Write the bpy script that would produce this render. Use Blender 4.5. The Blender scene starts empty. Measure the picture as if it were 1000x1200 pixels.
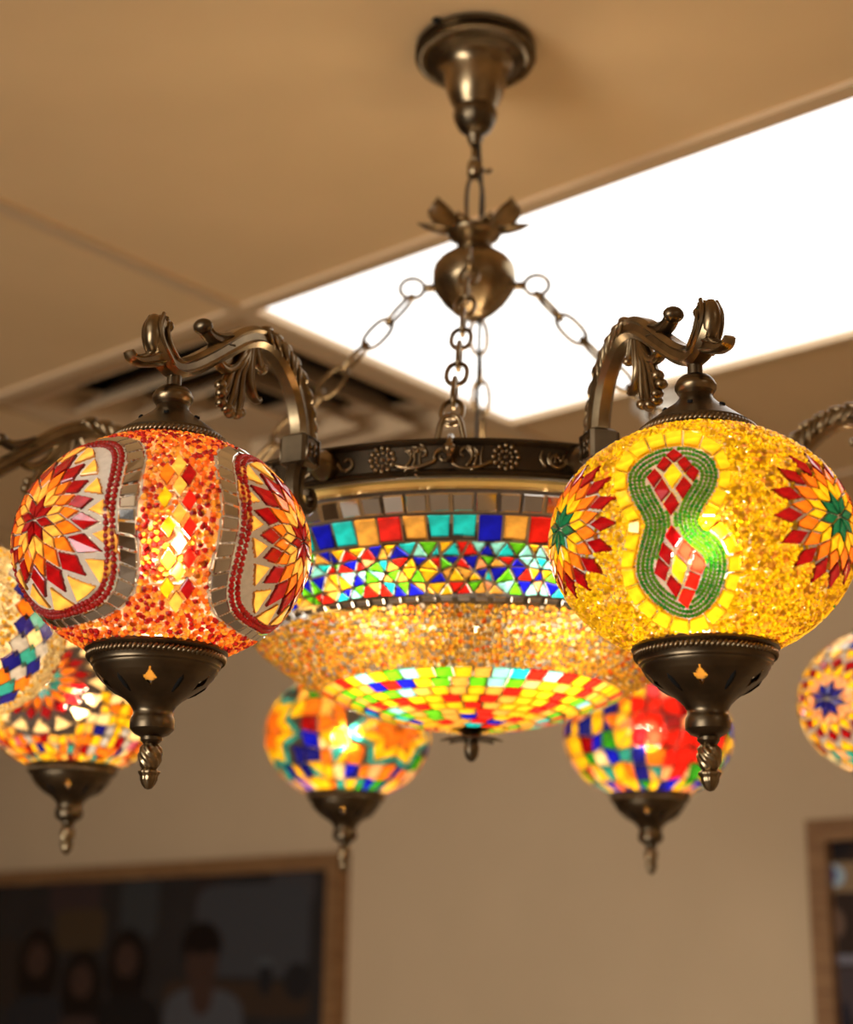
import bpy, math, random
import numpy as np
from mathutils import Vector, Matrix

random.seed(7)
rng = np.random.default_rng(7)
SC = bpy.context.scene
COL = SC.collection
PI = math.pi
rad = math.radians

# ------------------------------------------------------------------ camera
G = 0.19                       # width of one glass globe in metres
F_PX = 1827.13                 # focal length in pixels of a 1000 px wide frame
PITCH, ROLL, YAW = 0.2856, 0.0146, -0.0310
DIST = 7.287 * G               # camera to chandelier axis
ZCAM = 1.70
ZCEIL = 2.60
CAM = Vector((0, -DIST, ZCAM))
_cy, _sy = math.cos(YAW), math.sin(YAW)
FWD = Vector((_sy * math.cos(PITCH), _cy * math.cos(PITCH), math.sin(PITCH)))
_r = Vector((_cy, -_sy, 0)); _u = _r.cross(FWD)
RIGHT = _r * math.cos(ROLL) + _u * math.sin(ROLL)
UP = -_r * math.sin(ROLL) + _u * math.cos(ROLL)

cam_data = bpy.data.cameras.new('camera')
cam = bpy.data.objects.new('camera', cam_data)
COL.objects.link(cam)
M = Matrix.Identity(4)
for i in range(3):
    M[i][0], M[i][1], M[i][2], M[i][3] = RIGHT[i], UP[i], -FWD[i], CAM[i]
cam.matrix_world = M
cam_data.sensor_fit = 'HORIZONTAL'
cam_data.sensor_width = 36.0
cam_data.lens = F_PX * 36.0 / 1000.0
cam_data.clip_start = 0.05
cam_data.dof.use_dof = True
cam_data.dof.focus_distance = 1.02
cam_data.dof.aperture_fstop = 5.7
SC.camera = cam

def pix_ray(x, y):
    return FWD + RIGHT * ((x - 500) / F_PX) + UP * ((600 - y) / F_PX)

# ------------------------------------------------------------------ world and exposure
W = bpy.data.worlds.new('world'); SC.world = W
W.use_nodes = True
W.node_tree.nodes['Background'].inputs[0].default_value = (0.9, 0.85, 0.8, 1)
W.node_tree.nodes['Background'].inputs[1].default_value = 0.02
SC.view_settings.view_transform = 'Standard'
SC.view_settings.look = 'None'
SC.view_settings.exposure = 0.30
SC.view_settings.gamma = 1.0
SC.view_settings.use_curve_mapping = False
SC.cycles.caustics_reflective = False
SC.cycles.caustics_refractive = False
SC.cycles.sample_clamp_indirect = 2.5
SC.cycles.max_bounces = 10
SC.cycles.transparent_max_bounces = 24

TROFFER_EMIT = 1.8             # strength of the ceiling light diffusers
BULB_W = 1.05                   # bulb inside one globe
BULB_COL = (1.0, 0.80, 0.55)
BOWL_W = 1.0                   # each bulb in the bowl

# ------------------------------------------------------------------ materials
def new_mat(name):
    m = bpy.data.materials.new(name); m.use_nodes = True
    nt = m.node_tree; nt.nodes.clear()
    out = nt.nodes.new('ShaderNodeOutputMaterial')
    return m, nt, out

def lk(nt, a, b): nt.links.new(a, b)

def noise_color(nt, c1, c2, scale, detail=3.0, stretch=None):
    tc = nt.nodes.new('ShaderNodeTexCoord')
    mp = nt.nodes.new('ShaderNodeMapping')
    lk(nt, tc.outputs['Object'], mp.inputs[0])
    if stretch: mp.inputs['Scale'].default_value = stretch
    n = nt.nodes.new('ShaderNodeTexNoise'); n.inputs['Scale'].default_value = scale
    n.inputs['Detail'].default_value = detail
    lk(nt, mp.outputs[0], n.inputs['Vector'])
    mr = nt.nodes.new('ShaderNodeMapRange')
    mr.inputs[1].default_value = 0.34; mr.inputs[2].default_value = 0.66
    lk(nt, n.outputs[0], mr.inputs[0])
    mx = nt.nodes.new('ShaderNodeMix'); mx.data_type = 'RGBA'
    mx.inputs[6].default_value = (*c1, 1); mx.inputs[7].default_value = (*c2, 1)
    lk(nt, mr.outputs[0], mx.inputs[0])
    return mx.outputs[2], n.outputs[0]

def principled(name, c1, c2=None, scale=20, rough=0.5, metal=0.0, bump=0.0, bscale=None, stretch=None, spec=0.5):
    m, nt, out = new_mat(name)
    b = nt.nodes.new('ShaderNodeBsdfPrincipled')
    b.inputs['Roughness'].default_value = rough
    b.inputs['Metallic'].default_value = metal
    b.inputs['Specular IOR Level'].default_value = spec
    col, fac = noise_color(nt, c1, c2 or c1, scale, stretch=stretch)
    lk(nt, col, b.inputs['Base Color'])
    if bump:
        bp = nt.nodes.new('ShaderNodeBump'); bp.inputs['Strength'].default_value = bump
        bp.inputs['Distance'].default_value = 0.001
        if bscale:
            n2 = nt.nodes.new('ShaderNodeTexNoise'); n2.inputs['Scale'].default_value = bscale
            tc = nt.nodes.new('ShaderNodeTexCoord'); lk(nt, tc.outputs['Object'], n2.inputs['Vector'])
            lk(nt, n2.outputs[0], bp.inputs['Height'])
        else:
            lk(nt, fac, bp.inputs['Height'])
        lk(nt, bp.outputs[0], b.inputs['Normal'])
    lk(nt, b.outputs[0], out.inputs[0])
    return m

def glass(name, c, streak=0.25, rough=0.46, through=0.26, gloss_rough=0.06, scale=90, dif=0.22):
    """coloured mosaic glass: scatters the bulb's light, lets a blurred part straight through, glossy face"""
    m, nt, out = new_mat(name)
    c1 = tuple(x * (1 - streak) for x in c); c2 = tuple(min(1, x * (1 + streak)) for x in c)
    col, fac = noise_color(nt, c1, c2, scale, stretch=(1, 1, 2.2))
    tr = nt.nodes.new('ShaderNodeBsdfTranslucent'); lk(nt, col, tr.inputs[0])
    df = nt.nodes.new('ShaderNodeBsdfDiffuse'); lk(nt, col, df.inputs[0])
    rf = nt.nodes.new('ShaderNodeBsdfRefraction'); lk(nt, col, rf.inputs[0])
    rf.inputs['Roughness'].default_value = rough; rf.inputs['IOR'].default_value = 1.12
    gl = nt.nodes.new('ShaderNodeBsdfGlossy'); gl.inputs['Roughness'].default_value = gloss_rough
    m1 = nt.nodes.new('ShaderNodeMixShader'); m1.inputs[0].default_value = through
    lk(nt, tr.outputs[0], m1.inputs[1]); lk(nt, rf.outputs[0], m1.inputs[2])
    m2 = nt.nodes.new('ShaderNodeMixShader'); m2.inputs[0].default_value = dif
    lk(nt, m1.outputs[0], m2.inputs[1]); lk(nt, df.outputs[0], m2.inputs[2])
    fr = nt.nodes.new('ShaderNodeFresnel'); fr.inputs[0].default_value = 1.5
    m3 = nt.nodes.new('ShaderNodeMixShader'); lk(nt, fr.outputs[0], m3.inputs[0])
    lk(nt, m2.outputs[0], m3.inputs[1]); lk(nt, gl.outputs[0], m3.inputs[2])
    bp = nt.nodes.new('ShaderNodeBump'); bp.inputs['Strength'].default_value = 0.25; bp.inputs['Distance'].default_value = 0.0006
    lk(nt, fac, bp.inputs['Height']); lk(nt, bp.outputs[0], gl.inputs['Normal'])
    lk(nt, m3.outputs[0], out.inputs[0])
    return m

def frit(name, c, clear=0.5):
    """bare globe glass under the loose beads: partly clear, partly scattering"""
    m, nt, out = new_mat(name)
    tp = nt.nodes.new('ShaderNodeBsdfTransparent'); tp.inputs[0].default_value = (1, 1, 1, 1)
    tr = nt.nodes.new('ShaderNodeBsdfTranslucent'); tr.inputs[0].default_value = (*c, 1)
    df = nt.nodes.new('ShaderNodeBsdfDiffuse'); df.inputs[0].default_value = (*c, 1)
    a = nt.nodes.new('ShaderNodeMixShader'); a.inputs[0].default_value = 0.35
    lk(nt, tr.outputs[0], a.inputs[1]); lk(nt, df.outputs[0], a.inputs[2])
    b = nt.nodes.new('ShaderNodeMixShader'); b.inputs[0].default_value = clear
    lk(nt, a.outputs[0], b.inputs[1]); lk(nt, tp.outputs[0], b.inputs[2])
    lk(nt, b.outputs[0], out.inputs[0])
    return m

ADDED_WINDOW_W = 215.0                # daylight through an added, unseen window that brightens the room
MAT = {}
MAT['wall'] = principled('wall_paint', (0.60, 0.435, 0.255), (0.64, 0.465, 0.275), 2.5, 0.8, bump=0.1, bscale=60)
MAT['ceil'] = principled('ceiling_board', (0.66, 0.455, 0.235), (0.70, 0.485, 0.255), 4, 0.85, bump=0.12, bscale=220)
MAT['tbar'] = principled('ceiling_grid_paint', (0.58, 0.41, 0.24), None, 4, 0.5)
MAT['floor'] = principled('floor_vinyl', (0.33, 0.26, 0.19), (0.40, 0.32, 0.24), 6, 0.45)
MAT['white_metal'] = principled('white_enamel', (0.72, 0.66, 0.56), None, 5, 0.4)
MAT['dark'] = principled('duct_black', (0.012, 0.011, 0.010), None, 5, 0.9, spec=0.1)
MAT['wood'] = principled('frame_wood', (0.30, 0.155, 0.06), (0.20, 0.095, 0.035), 12, 0.45, stretch=(1, 1, 8))
MAT['brass'] = principled('aged_brass', (0.30, 0.22, 0.122), (0.165, 0.115, 0.062), 45, 0.28, 1.0, bump=0.05)
MAT['brass_dark'] = principled('patinated_brass', (0.085, 0.062, 0.037), (0.15, 0.11, 0.065), 40, 0.33, 1.0, bump=0.06)
MAT['brass_black'] = principled('blackened_brass', (0.045, 0.033, 0.021), (0.07, 0.05, 0.03), 40, 0.42, 1.0)
MAT['gold'] = principled('bright_brass', (1.0, 0.67, 0.20), (0.92, 0.60, 0.16), 30, 0.42, 0.35)
MAT['cord'] = principled('black_cord', (0.012, 0.011, 0.010), None, 30, 0.5)
MAT['mirror'] = principled('mirror_glass', (0.80, 0.76, 0.69), (0.72, 0.67, 0.60), 30, 0.08, 1.0)
def grout_mat():
    m, nt, out = new_mat('grout')
    col, _ = noise_color(nt, (0.52, 0.47, 0.41), (0.44, 0.39, 0.34), 200)
    df = nt.nodes.new('ShaderNodeBsdfDiffuse'); tr = nt.nodes.new('ShaderNodeBsdfTranslucent'); tr.inputs[0].default_value = (0.55, 0.46, 0.36, 1)
    mx = nt.nodes.new('ShaderNodeMixShader'); mx.inputs[0].default_value = 0.12
    lk(nt, col, df.inputs[0]); lk(nt, df.outputs[0], mx.inputs[1]); lk(nt, tr.outputs[0], mx.inputs[2]); lk(nt, mx.outputs[0], out.inputs[0]); return m
MAT['grout'] = grout_mat()
MAT['grout_dark'] = principled('dark_grout', (0.13, 0.095, 0.065), (0.10, 0.075, 0.05), 150, 0.7)

GC = {'red': (0.2, 0.002, 0.003), 'scarlet': (0.58, 0.011, 0.005), 'orange': (0.66, 0.135, 0.006), 'amber': (0.68, 0.33, 0.05), 'yellow': (0.76, 0.4, 0.006),
      'lemon': (0.84, 0.43, 0.008), 'green': (0.02, 0.22, 0.008), 'lime': (0.1, 0.48, 0.008), 'teal': (0.02, 0.22, 0.19), 'emerald': (0.003, 0.095, 0.04),
      'blue': (0.004, 0.006, 0.42), 'navy': (0.006, 0.006, 0.13), 'turq': (0.01, 0.52, 0.56), 'pale_turq': (0.24, 0.68, 0.66), 'peach': (0.78, 0.3, 0.12),
      'cream': (0.8, 0.56, 0.26), 'pink': (0.5, 0.08, 0.14), 'grey': (0.34, 0.31, 0.28), 'tan': (0.62, 0.42, 0.2)}
for k, c in GC.items():
    MAT[k] = glass('glass_' + k, c)
for k, c in {'bead_red': (0.34, 0.008, 0.006), 'bead_orange': (0.85, 0.15, 0.01), 'bead_amber': (0.92, 0.36, 0.03), 'bead_yellow': (1.0, 0.60, 0.004), 'bead_gold': (0.92, 0.50, 0.035), 'bead_bronze': (0.45, 0.22, 0.03),
             'bead_green': (0.055, 0.22, 0.004), 'bead_cream': (0.98, 0.72, 0.32), 'bead_grey': (0.35, 0.30, 0.25), 'bead_blue': (0.05, 0.06, 0.40)}.items():
    MAT[k] = glass('glass_' + k, c, streak=0.1, rough=0.42, through=0.30, gloss_rough=0.05)
MAT['frit_orange'] = frit('frit_orange', (0.62, 0.22, 0.06), 0.5)
MAT['frit_grey'] = frit('frit_grey', (0.26, 0.24, 0.20), 0.26)
MAT['frit_yellow'] = frit('frit_yellow', (0.92, 0.54, 0.02), 0.66)
MAT['frit_cream'] = frit('frit_cream', (0.85, 0.66, 0.40), 0.5)
MAT['frit_gold'] = frit('frit_gold', (0.22, 0.13, 0.04), 0.36)

def emitter(name, c, s):
    m, nt, out = new_mat(name)
    e = nt.nodes.new('ShaderNodeEmission'); e.inputs[0].default_value = (*c, 1); e.inputs[1].default_value = s
    lk(nt, e.outputs[0], out.inputs[0]); return m
def pane_mat():
    m, nt, out = new_mat('window_pane')
    tp = nt.nodes.new('ShaderNodeBsdfTransparent'); gl = nt.nodes.new('ShaderNodeBsdfGlossy'); gl.inputs['Roughness'].default_value = .02
    fr = nt.nodes.new('ShaderNodeFresnel'); mx = nt.nodes.new('ShaderNodeMixShader')
    lk(nt, fr.outputs[0], mx.inputs[0]); lk(nt, tp.outputs[0], mx.inputs[1]); lk(nt, gl.outputs[0], mx.inputs[2]); lk(nt, mx.outputs[0], out.inputs[0]); return m
MAT['pane'] = pane_mat()
MAT['diffuser'] = emitter('light_diffuser', (1.0, 0.965, 0.91), TROFFER_EMIT)

# ------------------------------------------------------------------ mesh helpers
class MB:
    """collects shapes into one mesh"""
    def __init__(s): s.v, s.f, s.mi = [], [], []
    def add(s, v, f, mi=0):
        o = len(s.v); s.v += [tuple(p) for p in v]
        s.f += [tuple(i + o for i in q) for q in f]; s.mi += [mi] * len(f)
    def box(s, c, h, R=None, mi=0):
        v = [Vector((sx * h[0], sy * h[1], sz * h[2])) for sz in (-1, 1) for sy in (-1, 1) for sx in (-1, 1)]
        if R is not None: v = [R @ p for p in v]
        s.add([p + Vector(c) for p in v], [(0, 2, 3, 1), (4, 5, 7, 6), (0, 1, 5, 4), (2, 6, 7, 3), (0, 4, 6, 2), (1, 3, 7, 5)], mi)
    def lathe(s, prof, n=48, mod=None, skip=None, mi=0, axis=None, org=(0, 0, 0)):
        """prof: (r, z) pairs"""
        V, Fc = [], []
        for r, z in prof:
            for k in range(n):
                a = 2 * PI * k / n
                rr = r * (mod(a, z) if mod else 1)
                p = Vector((rr * math.cos(a), rr * math.sin(a), z))
                if axis is not None: p = axis @ p
                V.append(p + Vector(org))
        for i in range(len(prof) - 1):
            for k in range(n):
                if skip and skip((k + .5) * 360.0 / n, (prof[i][1] + prof[i + 1][1]) / 2): continue
                k2 = (k + 1) % n
                Fc.append((i * n + k, i * n + k2, (i + 1) * n + k2, (i + 1) * n + k))
        s.add(V, Fc, mi)
    def tube(s, path, r, n=8, flat=None, closed=False, mi=0):
        """path of points, r number or list; flat: (normal vector, half width factor) squashes along the in-plane axis"""
        P = [Vector(p) for p in path]; m = len(P)
        R = r if isinstance(r, (list, tuple)) else [r] * m
        V = []; up = None
        for i in range(m):
            a = P[(i - 1) % m] if (closed or i) else P[i]; b = P[(i + 1) % m] if (closed or i < m - 1) else P[i]
            t = (b - a).normalized()
            if up is None:
                up = Vector((0, 0, 1)) if abs(t.z) < .9 else Vector((1, 0, 0))
            x = (up - t * up.dot(t))
            if x.length < 1e-6: x = t.orthogonal()
            x.normalize(); y = t.cross(x); up = x
            for k in range(n):
                q = 2 * PI * k / n
                V.append(P[i] + (x * math.cos(q) + y * math.sin(q)) * R[i])
        Fc = []
        for i in range(m if closed else m - 1):
            j = (i + 1) % m
            for k in range(n):
                k2 = (k + 1) % n
                Fc.append((i * n + k, i * n + k2, j * n + k2, j * n + k))
        if not closed:
            Fc.append(tuple(range(n - 1, -1, -1))); Fc.append(tuple((m - 1) * n + k for k in range(n)))
        s.add(V, Fc, mi)
    def ball(s, c, r, n=10, R=None, mi=0):
        """r number or 3 radii"""
        rr = r if isinstance(r, (list, tuple)) else (r, r, r)
        V, Fc = [], []; m = max(4, n // 2 + 1)
        for i in range(m + 1):
            t = PI * i / m
            for k in range(n):
                a = 2 * PI * k / n
                p = Vector((rr[0] * math.sin(t) * math.cos(a), rr[1] * math.sin(t) * math.sin(a), rr[2] * math.cos(t)))
                if R is not None: p = R @ p
                V.append(p + Vector(c))
        for i in range(m):
            for k in range(n):
                k2 = (k + 1) % n
                Fc.append((i * n + k, (i + 1) * n + k, (i + 1) * n + k2, i * n + k2))
        s.add(V, Fc, mi)
    def prism(s, poly, z0, z1, mi=0):
        n = len(poly)
        V = [(p[0], p[1], z0) for p in poly] + [(p[0], p[1], z1) for p in poly]
        Fc = [tuple(range(n - 1, -1, -1)), tuple(range(n, 2 * n))] + [(k, (k + 1) % n, n + (k + 1) % n, n + k) for k in range(n)]
        s.add(V, Fc, mi)
    def mesh(s, name, smooth=True):
        me = bpy.data.meshes.new(name); me.from_pydata(s.v, [], s.f); me.update()
        if any(s.mi): me.polygons.foreach_set('material_index', s.mi)
        if smooth: me.polygons.foreach_set('use_smooth', [True] * len(s.f))
        return me
    def build(s, name, mats, parent=None, loc=(0, 0, 0), rz=0.0, smooth=True, angle=None):
        me = s.mesh(name, smooth)
        for m in (mats if isinstance(mats, (list, tuple)) else [mats]): me.materials.append(m)
        if smooth and angle: smooth_by_angle(me, angle)
        return link(name, me, parent, loc, rz)

def smooth_by_angle(me, deg):
    me.update()
    import bmesh
    bm = bmesh.new(); bm.from_mesh(me)
    bmesh.ops.recalc_face_normals(bm, faces=bm.faces)
    for e in bm.edges:
        if len(e.link_faces) == 2:
            e.smooth = e.calc_face_angle(0) < rad(deg)
    bm.to_mesh(me); bm.free()

def link(name, me, parent=None, loc=(0, 0, 0), rz=0.0):
    o = bpy.data.objects.new(name, me); COL.objects.link(o)
    o.parent = parent; o.location = loc; o.rotation_euler = (0, 0, rz)
    return o

def tag(o, label=None, cat=None, group=None, kind=None):
    if label: o['label'] = label
    if cat: o['category'] = cat
    if group: o['group'] = group
    if kind: o['kind'] = kind
    return o

def catmull(pts, sub=6):
    """pts: tuples of any length, returns a smooth list"""
    P = [np.array(p, float) for p in pts]; P = [2 * P[0] - P[1]] + P + [2 * P[-1] - P[-2]]
    out = []
    for i in range(1, len(P) - 2):
        a, b, c, d = P[i - 1:i + 3]
        for k in range(sub):
            t = k / sub
            out.append(.5 * ((2 * b) + (c - a) * t + (2 * a - 5 * b + 4 * c - d) * t * t + (3 * b - a - 3 * c + d) * t ** 3))
    out.append(P[-2]); return out

# ------------------------------------------------------------------ the room
ROOM_ANG = rad(-43.0)
eW = Vector((math.cos(ROOM_ANG), math.sin(ROOM_ANG), 0))        # along the far wall, towards the right
nW = Vector((-eW.y, eW.x, 0))                                   # out of the room through the far wall
W0 = Vector((0.02, 2.41, 0))                                    # a point of the far wall
BACK, LEFT, RGT = 6.2, 4.2, 4.0                                 # room extents from W0
def room_pt(a, b, z=0): return W0 + eW * a + nW * b + Vector((0, 0, z))
def wall_obj(name, a0, b0, a1, b1):
    """box wall between two room corners, 0.1 thick outside the room"""
    p, q = room_pt(a0, b0), room_pt(a1, b1)
    d = (q - p).normalized(); out = Vector((d.y, -d.x, 0))
    cen = room_pt((RGT - LEFT) / 2, -BACK / 2)
    if (cen - p).dot(out) > 0: out = -out
    poly = [p - d * .1, q + d * .1, q + d * .1 + out * .1, p - d * .1 + out * .1]
    mb = MB(); mb.prism(poly, 0, ZCEIL + .2)
    return tag(mb.build(name, MAT['wall'], smooth=False), kind='structure')
wall_obj('wall_back', -LEFT, 0, RGT, 0)
WIN = (0.2, 3.4, 0.85, 2.35)                                    # added window behind the camera to light the room: along, along, sill, head
mb = MB()
def front_block(a0, a1, z0, z1):
    mb.prism([room_pt(a0, -BACK - .1), room_pt(a1, -BACK - .1), room_pt(a1, -BACK), room_pt(a0, -BACK)], z0, z1)
front_block(-LEFT - .1, WIN[0], 0, ZCEIL + .2); front_block(WIN[1], RGT + .1, 0, ZCEIL + .2)
front_block(WIN[0], WIN[1], 0, WIN[2]); front_block(WIN[0], WIN[1], WIN[3], ZCEIL + .2)
tag(mb.build('wall_front', MAT['wall'], smooth=False), kind='structure')
win_c = room_pt((WIN[0] + WIN[1]) / 2, -BACK - .05, (WIN[2] + WIN[3]) / 2)
mb = MB(); hw_, hh_ = (WIN[1] - WIN[0]) / 2, (WIN[3] - WIN[2]) / 2
for sx in (-1, 1):
    mb.box((sx * (hw_ - .03), 0, 0), (.03, .04, hh_)); mb.box((0, 0, sx * (hh_ - .03)), (hw_ - .06, .04, .03)); mb.box((sx * hw_ / 3, 0, 0), (.02, .035, hh_ - .06))
win = tag(mb.build('window_1', MAT['white_metal'], None, win_c, ROOM_ANG, smooth=False), kind='structure')
for k in (-1, 0, 1):
    mb = MB(); mb.box((0, 0, 0), (hw_ / 3 - .03, .002, hh_ - .06)); mb.build('pane', MAT['pane'], win, (k * hw_ * .66, 0, 0), smooth=False)
ld = bpy.data.lights.new('daylight', 'AREA'); ld.shape = 'RECTANGLE'; ld.size = 2 * hw_; ld.size_y = 2 * hh_; ld.energy = ADDED_WINDOW_W; ld.color = (1.0, 0.97, 0.93)
lo = bpy.data.objects.new('daylight', ld); COL.objects.link(lo); lo.location = win_c - nW * .12
lo.rotation_euler = nW.to_track_quat('-Z', 'Z').to_euler()
wall_obj('wall_left', -LEFT, -BACK, -LEFT, 0)
wall_obj('wall_right', RGT, -BACK, RGT, 0)
room_poly = [room_pt(-LEFT, -BACK), room_pt(RGT, -BACK), room_pt(RGT, 0), room_pt(-LEFT, 0)]
mb = MB(); mb.prism(room_poly, -.08, 0); tag(mb.build('floor', MAT['floor'], smooth=False), kind='structure')
mb = MB(); mb.prism(room_poly, ZCEIL + .12, ZCEIL + .20)
ceiling = tag(mb.build('ceiling', MAT['ceil'], smooth=False), kind='structure')

def clip_room(poly, inset=0.002):
    """clip a convex polygon to the room outline"""
    cen = sum(room_poly, Vector()) / 4
    for i in range(4):
        p, q = room_poly[i], room_poly[(i + 1) % 4]
        d = (q - p).normalized(); n = Vector((-d.y, d.x, 0))
        if (cen - p).dot(n) < 0: n = -n
        res = []
        for k in range(len(poly)):
            a, b = poly[k], poly[(k + 1) % len(poly)]
            da, db = (a - p).dot(n) - inset, (b - p).dot(n) - inset
            if da >= 0: res.append(a)
            if da * db < 0: res.append(a + (b - a) * (da / (da - db)))
        poly = res
        if len(poly) < 3: return None
    return poly

GRID = rad(-38.5)
eB = Vector((math.cos(GRID), math.sin(GRID), 0))               # long way of the light panel
eA = Vector((-eB.y, eB.x, 0))                                  # short way, away from the camera
d0 = pix_ray(300, 362); CORNER = CAM + d0 * ((ZCEIL - ZCAM) / d0.z); CORNER.z = 0
def gp(u, v, z=0): return CORNER + eB * u + eA * v + Vector((0, 0, z))
# ceiling boards, 1.2 m, with the light bays and the diffuser bay left open
LIGHTS = [(0.0, 0.0), (-3.63, -2.44), (0.0, -2.44), (2.42, -1.22)]  # only the first is in view; the others are added for general room light
holes = [(u - .02, v - .02, u + 1.22, v + .62) for u, v in LIGHTS] + [(-.64, 0.0, -.02, .60)]
us = [-.015 + 1.21 * k for k in range(-6, 6)]
vs = [-.015 + 1.22 * k for k in range(-6, 5)]
def sub_rect(rects, h):
    out = []
    for (a0, b0, a1, b1) in rects:
        x0, y0, x1, y1 = max(a0, h[0]), max(b0, h[1]), min(a1, h[2]), min(b1, h[3])
        if x0 >= x1 - 1e-4 or y0 >= y1 - 1e-4: out.append((a0, b0, a1, b1)); continue
        for r in ((a0, b0, a1, y0), (a0, y1, a1, b1), (a0, y0, x0, y1), (x1, y0, a1, y1)):
            if r[2] - r[0] > .02 and r[3] - r[1] > .02: out.append(r)
    return out
for i in range(len(us) - 1):
    for j in range(len(vs) - 1):
        rects = [(us[i] + .004, vs[j] + .004, us[i + 1] - .004, vs[j + 1] - .004)]
        for h in holes: rects = sub_rect(rects, h)
        for (a0, b0, a1, b1) in rects:
            poly = clip_room([gp(a0, b0), gp(a1, b0), gp(a1, b1), gp(a0, b1)])
            if poly:
                c = sum(poly, Vector()) / len(poly)
                mb = MB(); mb.prism([p - c for p in poly], ZCEIL, ZCEIL + .018)
                mb.build('ceiling_panel', MAT['ceil'], ceiling, (c.x, c.y, 0), smooth=False)
def tbar(a0, b0, a1, b1):
    poly = clip_room([gp(a0, b0), gp(a1, b0), gp(a1, b1), gp(a0, b1)])
    if poly:
        c = sum(poly, Vector()) / len(poly)
        mb = MB(); mb.prism([p - c for p in poly], ZCEIL - .007, ZCEIL - .0002)
        mb.build('grid_bar', MAT['tbar'], ceiling, (c.x, c.y, 0), smooth=False)
for u in us: tbar(u - .012, vs[0], u + .012, vs[-1])
for v in vs:
    for k in range(len(us) - 1): tbar(us[k] + .0125, v - .012, us[k + 1] - .0125, v + .012)

def ceiling_light(u, v, label):
    c = gp(u + .6, v + .3, ZCEIL)
    e = bpy.data.objects.new('ceiling_light', None); COL.objects.link(e)
    e.location = c; e.rotation_euler = (0, 0, GRID)
    tag(e, label, 'ceiling light', 'ceiling light panels')
    mb = MB(); mb.box((0, 0, .012), (.5985, .2985, .006)); mb.build('diffuser', MAT['diffuser'], e, smooth=False)
    mb = MB()
    for sx in (-1, 1):
        mb.box((sx * .606, 0, .004), (.0065, .312, .0095)); mb.box((0, sx * .306, .004), (.599, .0065, .0095))
    mb.build('frame', MAT['tbar'], e, smooth=False)
ll = ['bright white rectangular light panel in the ceiling behind the chandelier',
      'added, unseen white light panel in the ceiling far to the left behind the camera',
      'added, unseen white light panel in the ceiling behind the camera',
      'added, unseen white light panel in the ceiling to the right of the chandelier']
for (u, v), l in zip(LIGHTS, ll): ceiling_light(u, v, l)

# air diffuser beside the light
e = bpy.data.objects.new('air_diffuser', None); COL.objects.link(e)
e.location = gp(-.33, .30, ZCEIL); e.rotation_euler = (0, 0, GRID)
tag(e, 'square beige ceiling air vent with stepped louvres beside the light panel', 'air vent')
mb = MB(); mb.box((0, 0, .10), (.297, .29, .004))
for sx in (-1, 1): mb.box((sx * .298, 0, .052), (.003, .29, .045)); mb.box((0, sx * .293, .052), (.297, .003, .045))
mb.build('duct_box', MAT['dark'], e, smooth=False)
def square_ring(r0, z0, r1, z1, th=.003):
    V, Fc = [], []
    for r, z in ((r0, z0), (r1, z1), (r1, z1 + th), (r0, z0 + th)):
        for sx, sy in ((-1, -1), (1, -1), (1, 1), (-1, 1)): V.append((sx * r, sy * r, z))
    for i in range(4):
        for k in range(4):
            Fc.append((i * 4 + k, i * 4 + (k + 1) % 4, ((i + 1) % 4) * 4 + (k + 1) % 4, ((i + 1) % 4) * 4 + k))
    return V, Fc
for r0, z0, r1, z1 in [(.294, -.002, .262, .004), (.262, .001, .238, .05), (.205, -.012, .155, .045), (.135, -.014, .085, .045)]:
    mb = MB(); mb.add(*square_ring(r0, z0, r1, z1)); mb.build('louvre', MAT['tbar'], e, smooth=False)
mb = MB(); mb.box((0, 0, -.012), (.06, .06, .003)); mb.build('centre_plate', MAT['tbar'], e, smooth=False)
mb = MB()
for sx, sy in ((-1, -1), (1, -1), (1, 1), (-1, 1)): mb.tube([(sx * .25, sy * .25, .04), (sx * .05, sy * .05, .0)], .004, 6)
mb.build('louvre_brace', MAT['tbar'], e, smooth=False)

# smoke detector beyond the light
d = pix_ray(788, 470); p = CAM + d * ((ZCEIL - ZCAM) / d.z)
e = bpy.data.objects.new('smoke_detector', None); COL.objects.link(e); e.location = (p.x, p.y, ZCEIL)
tag(e, 'round white smoke detector on the ceiling behind the yellow globe arm', 'smoke detector')
mb = MB(); mb.lathe([(0, 0), (.065, 0), (.065, -.012), (.058, -.018), (0, -.018)], 32); mb.build('base', MAT['white_metal'], e, angle=40)
mb = MB(); mb.lathe([(.05, -.018), (.048, -.034), (.036, -.044), (0, -.048)], 32); mb.build('cover', MAT['white_metal'], e, angle=40)
d = pix_ray(512, 22); p = CAM + d * ((ZCEIL - ZCAM) / d.z)
mb = MB(); mb.lathe([(0, 0), (.004, 0), (.0045, -.002), (.003, -.004), (0, -.0045)], 12)
tag(mb.build('screw', MAT['dark'], None, (p.x, p.y, ZCEIL)), 'tiny dark screw head in the ceiling beside the brass canopy', 'screw')

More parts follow.
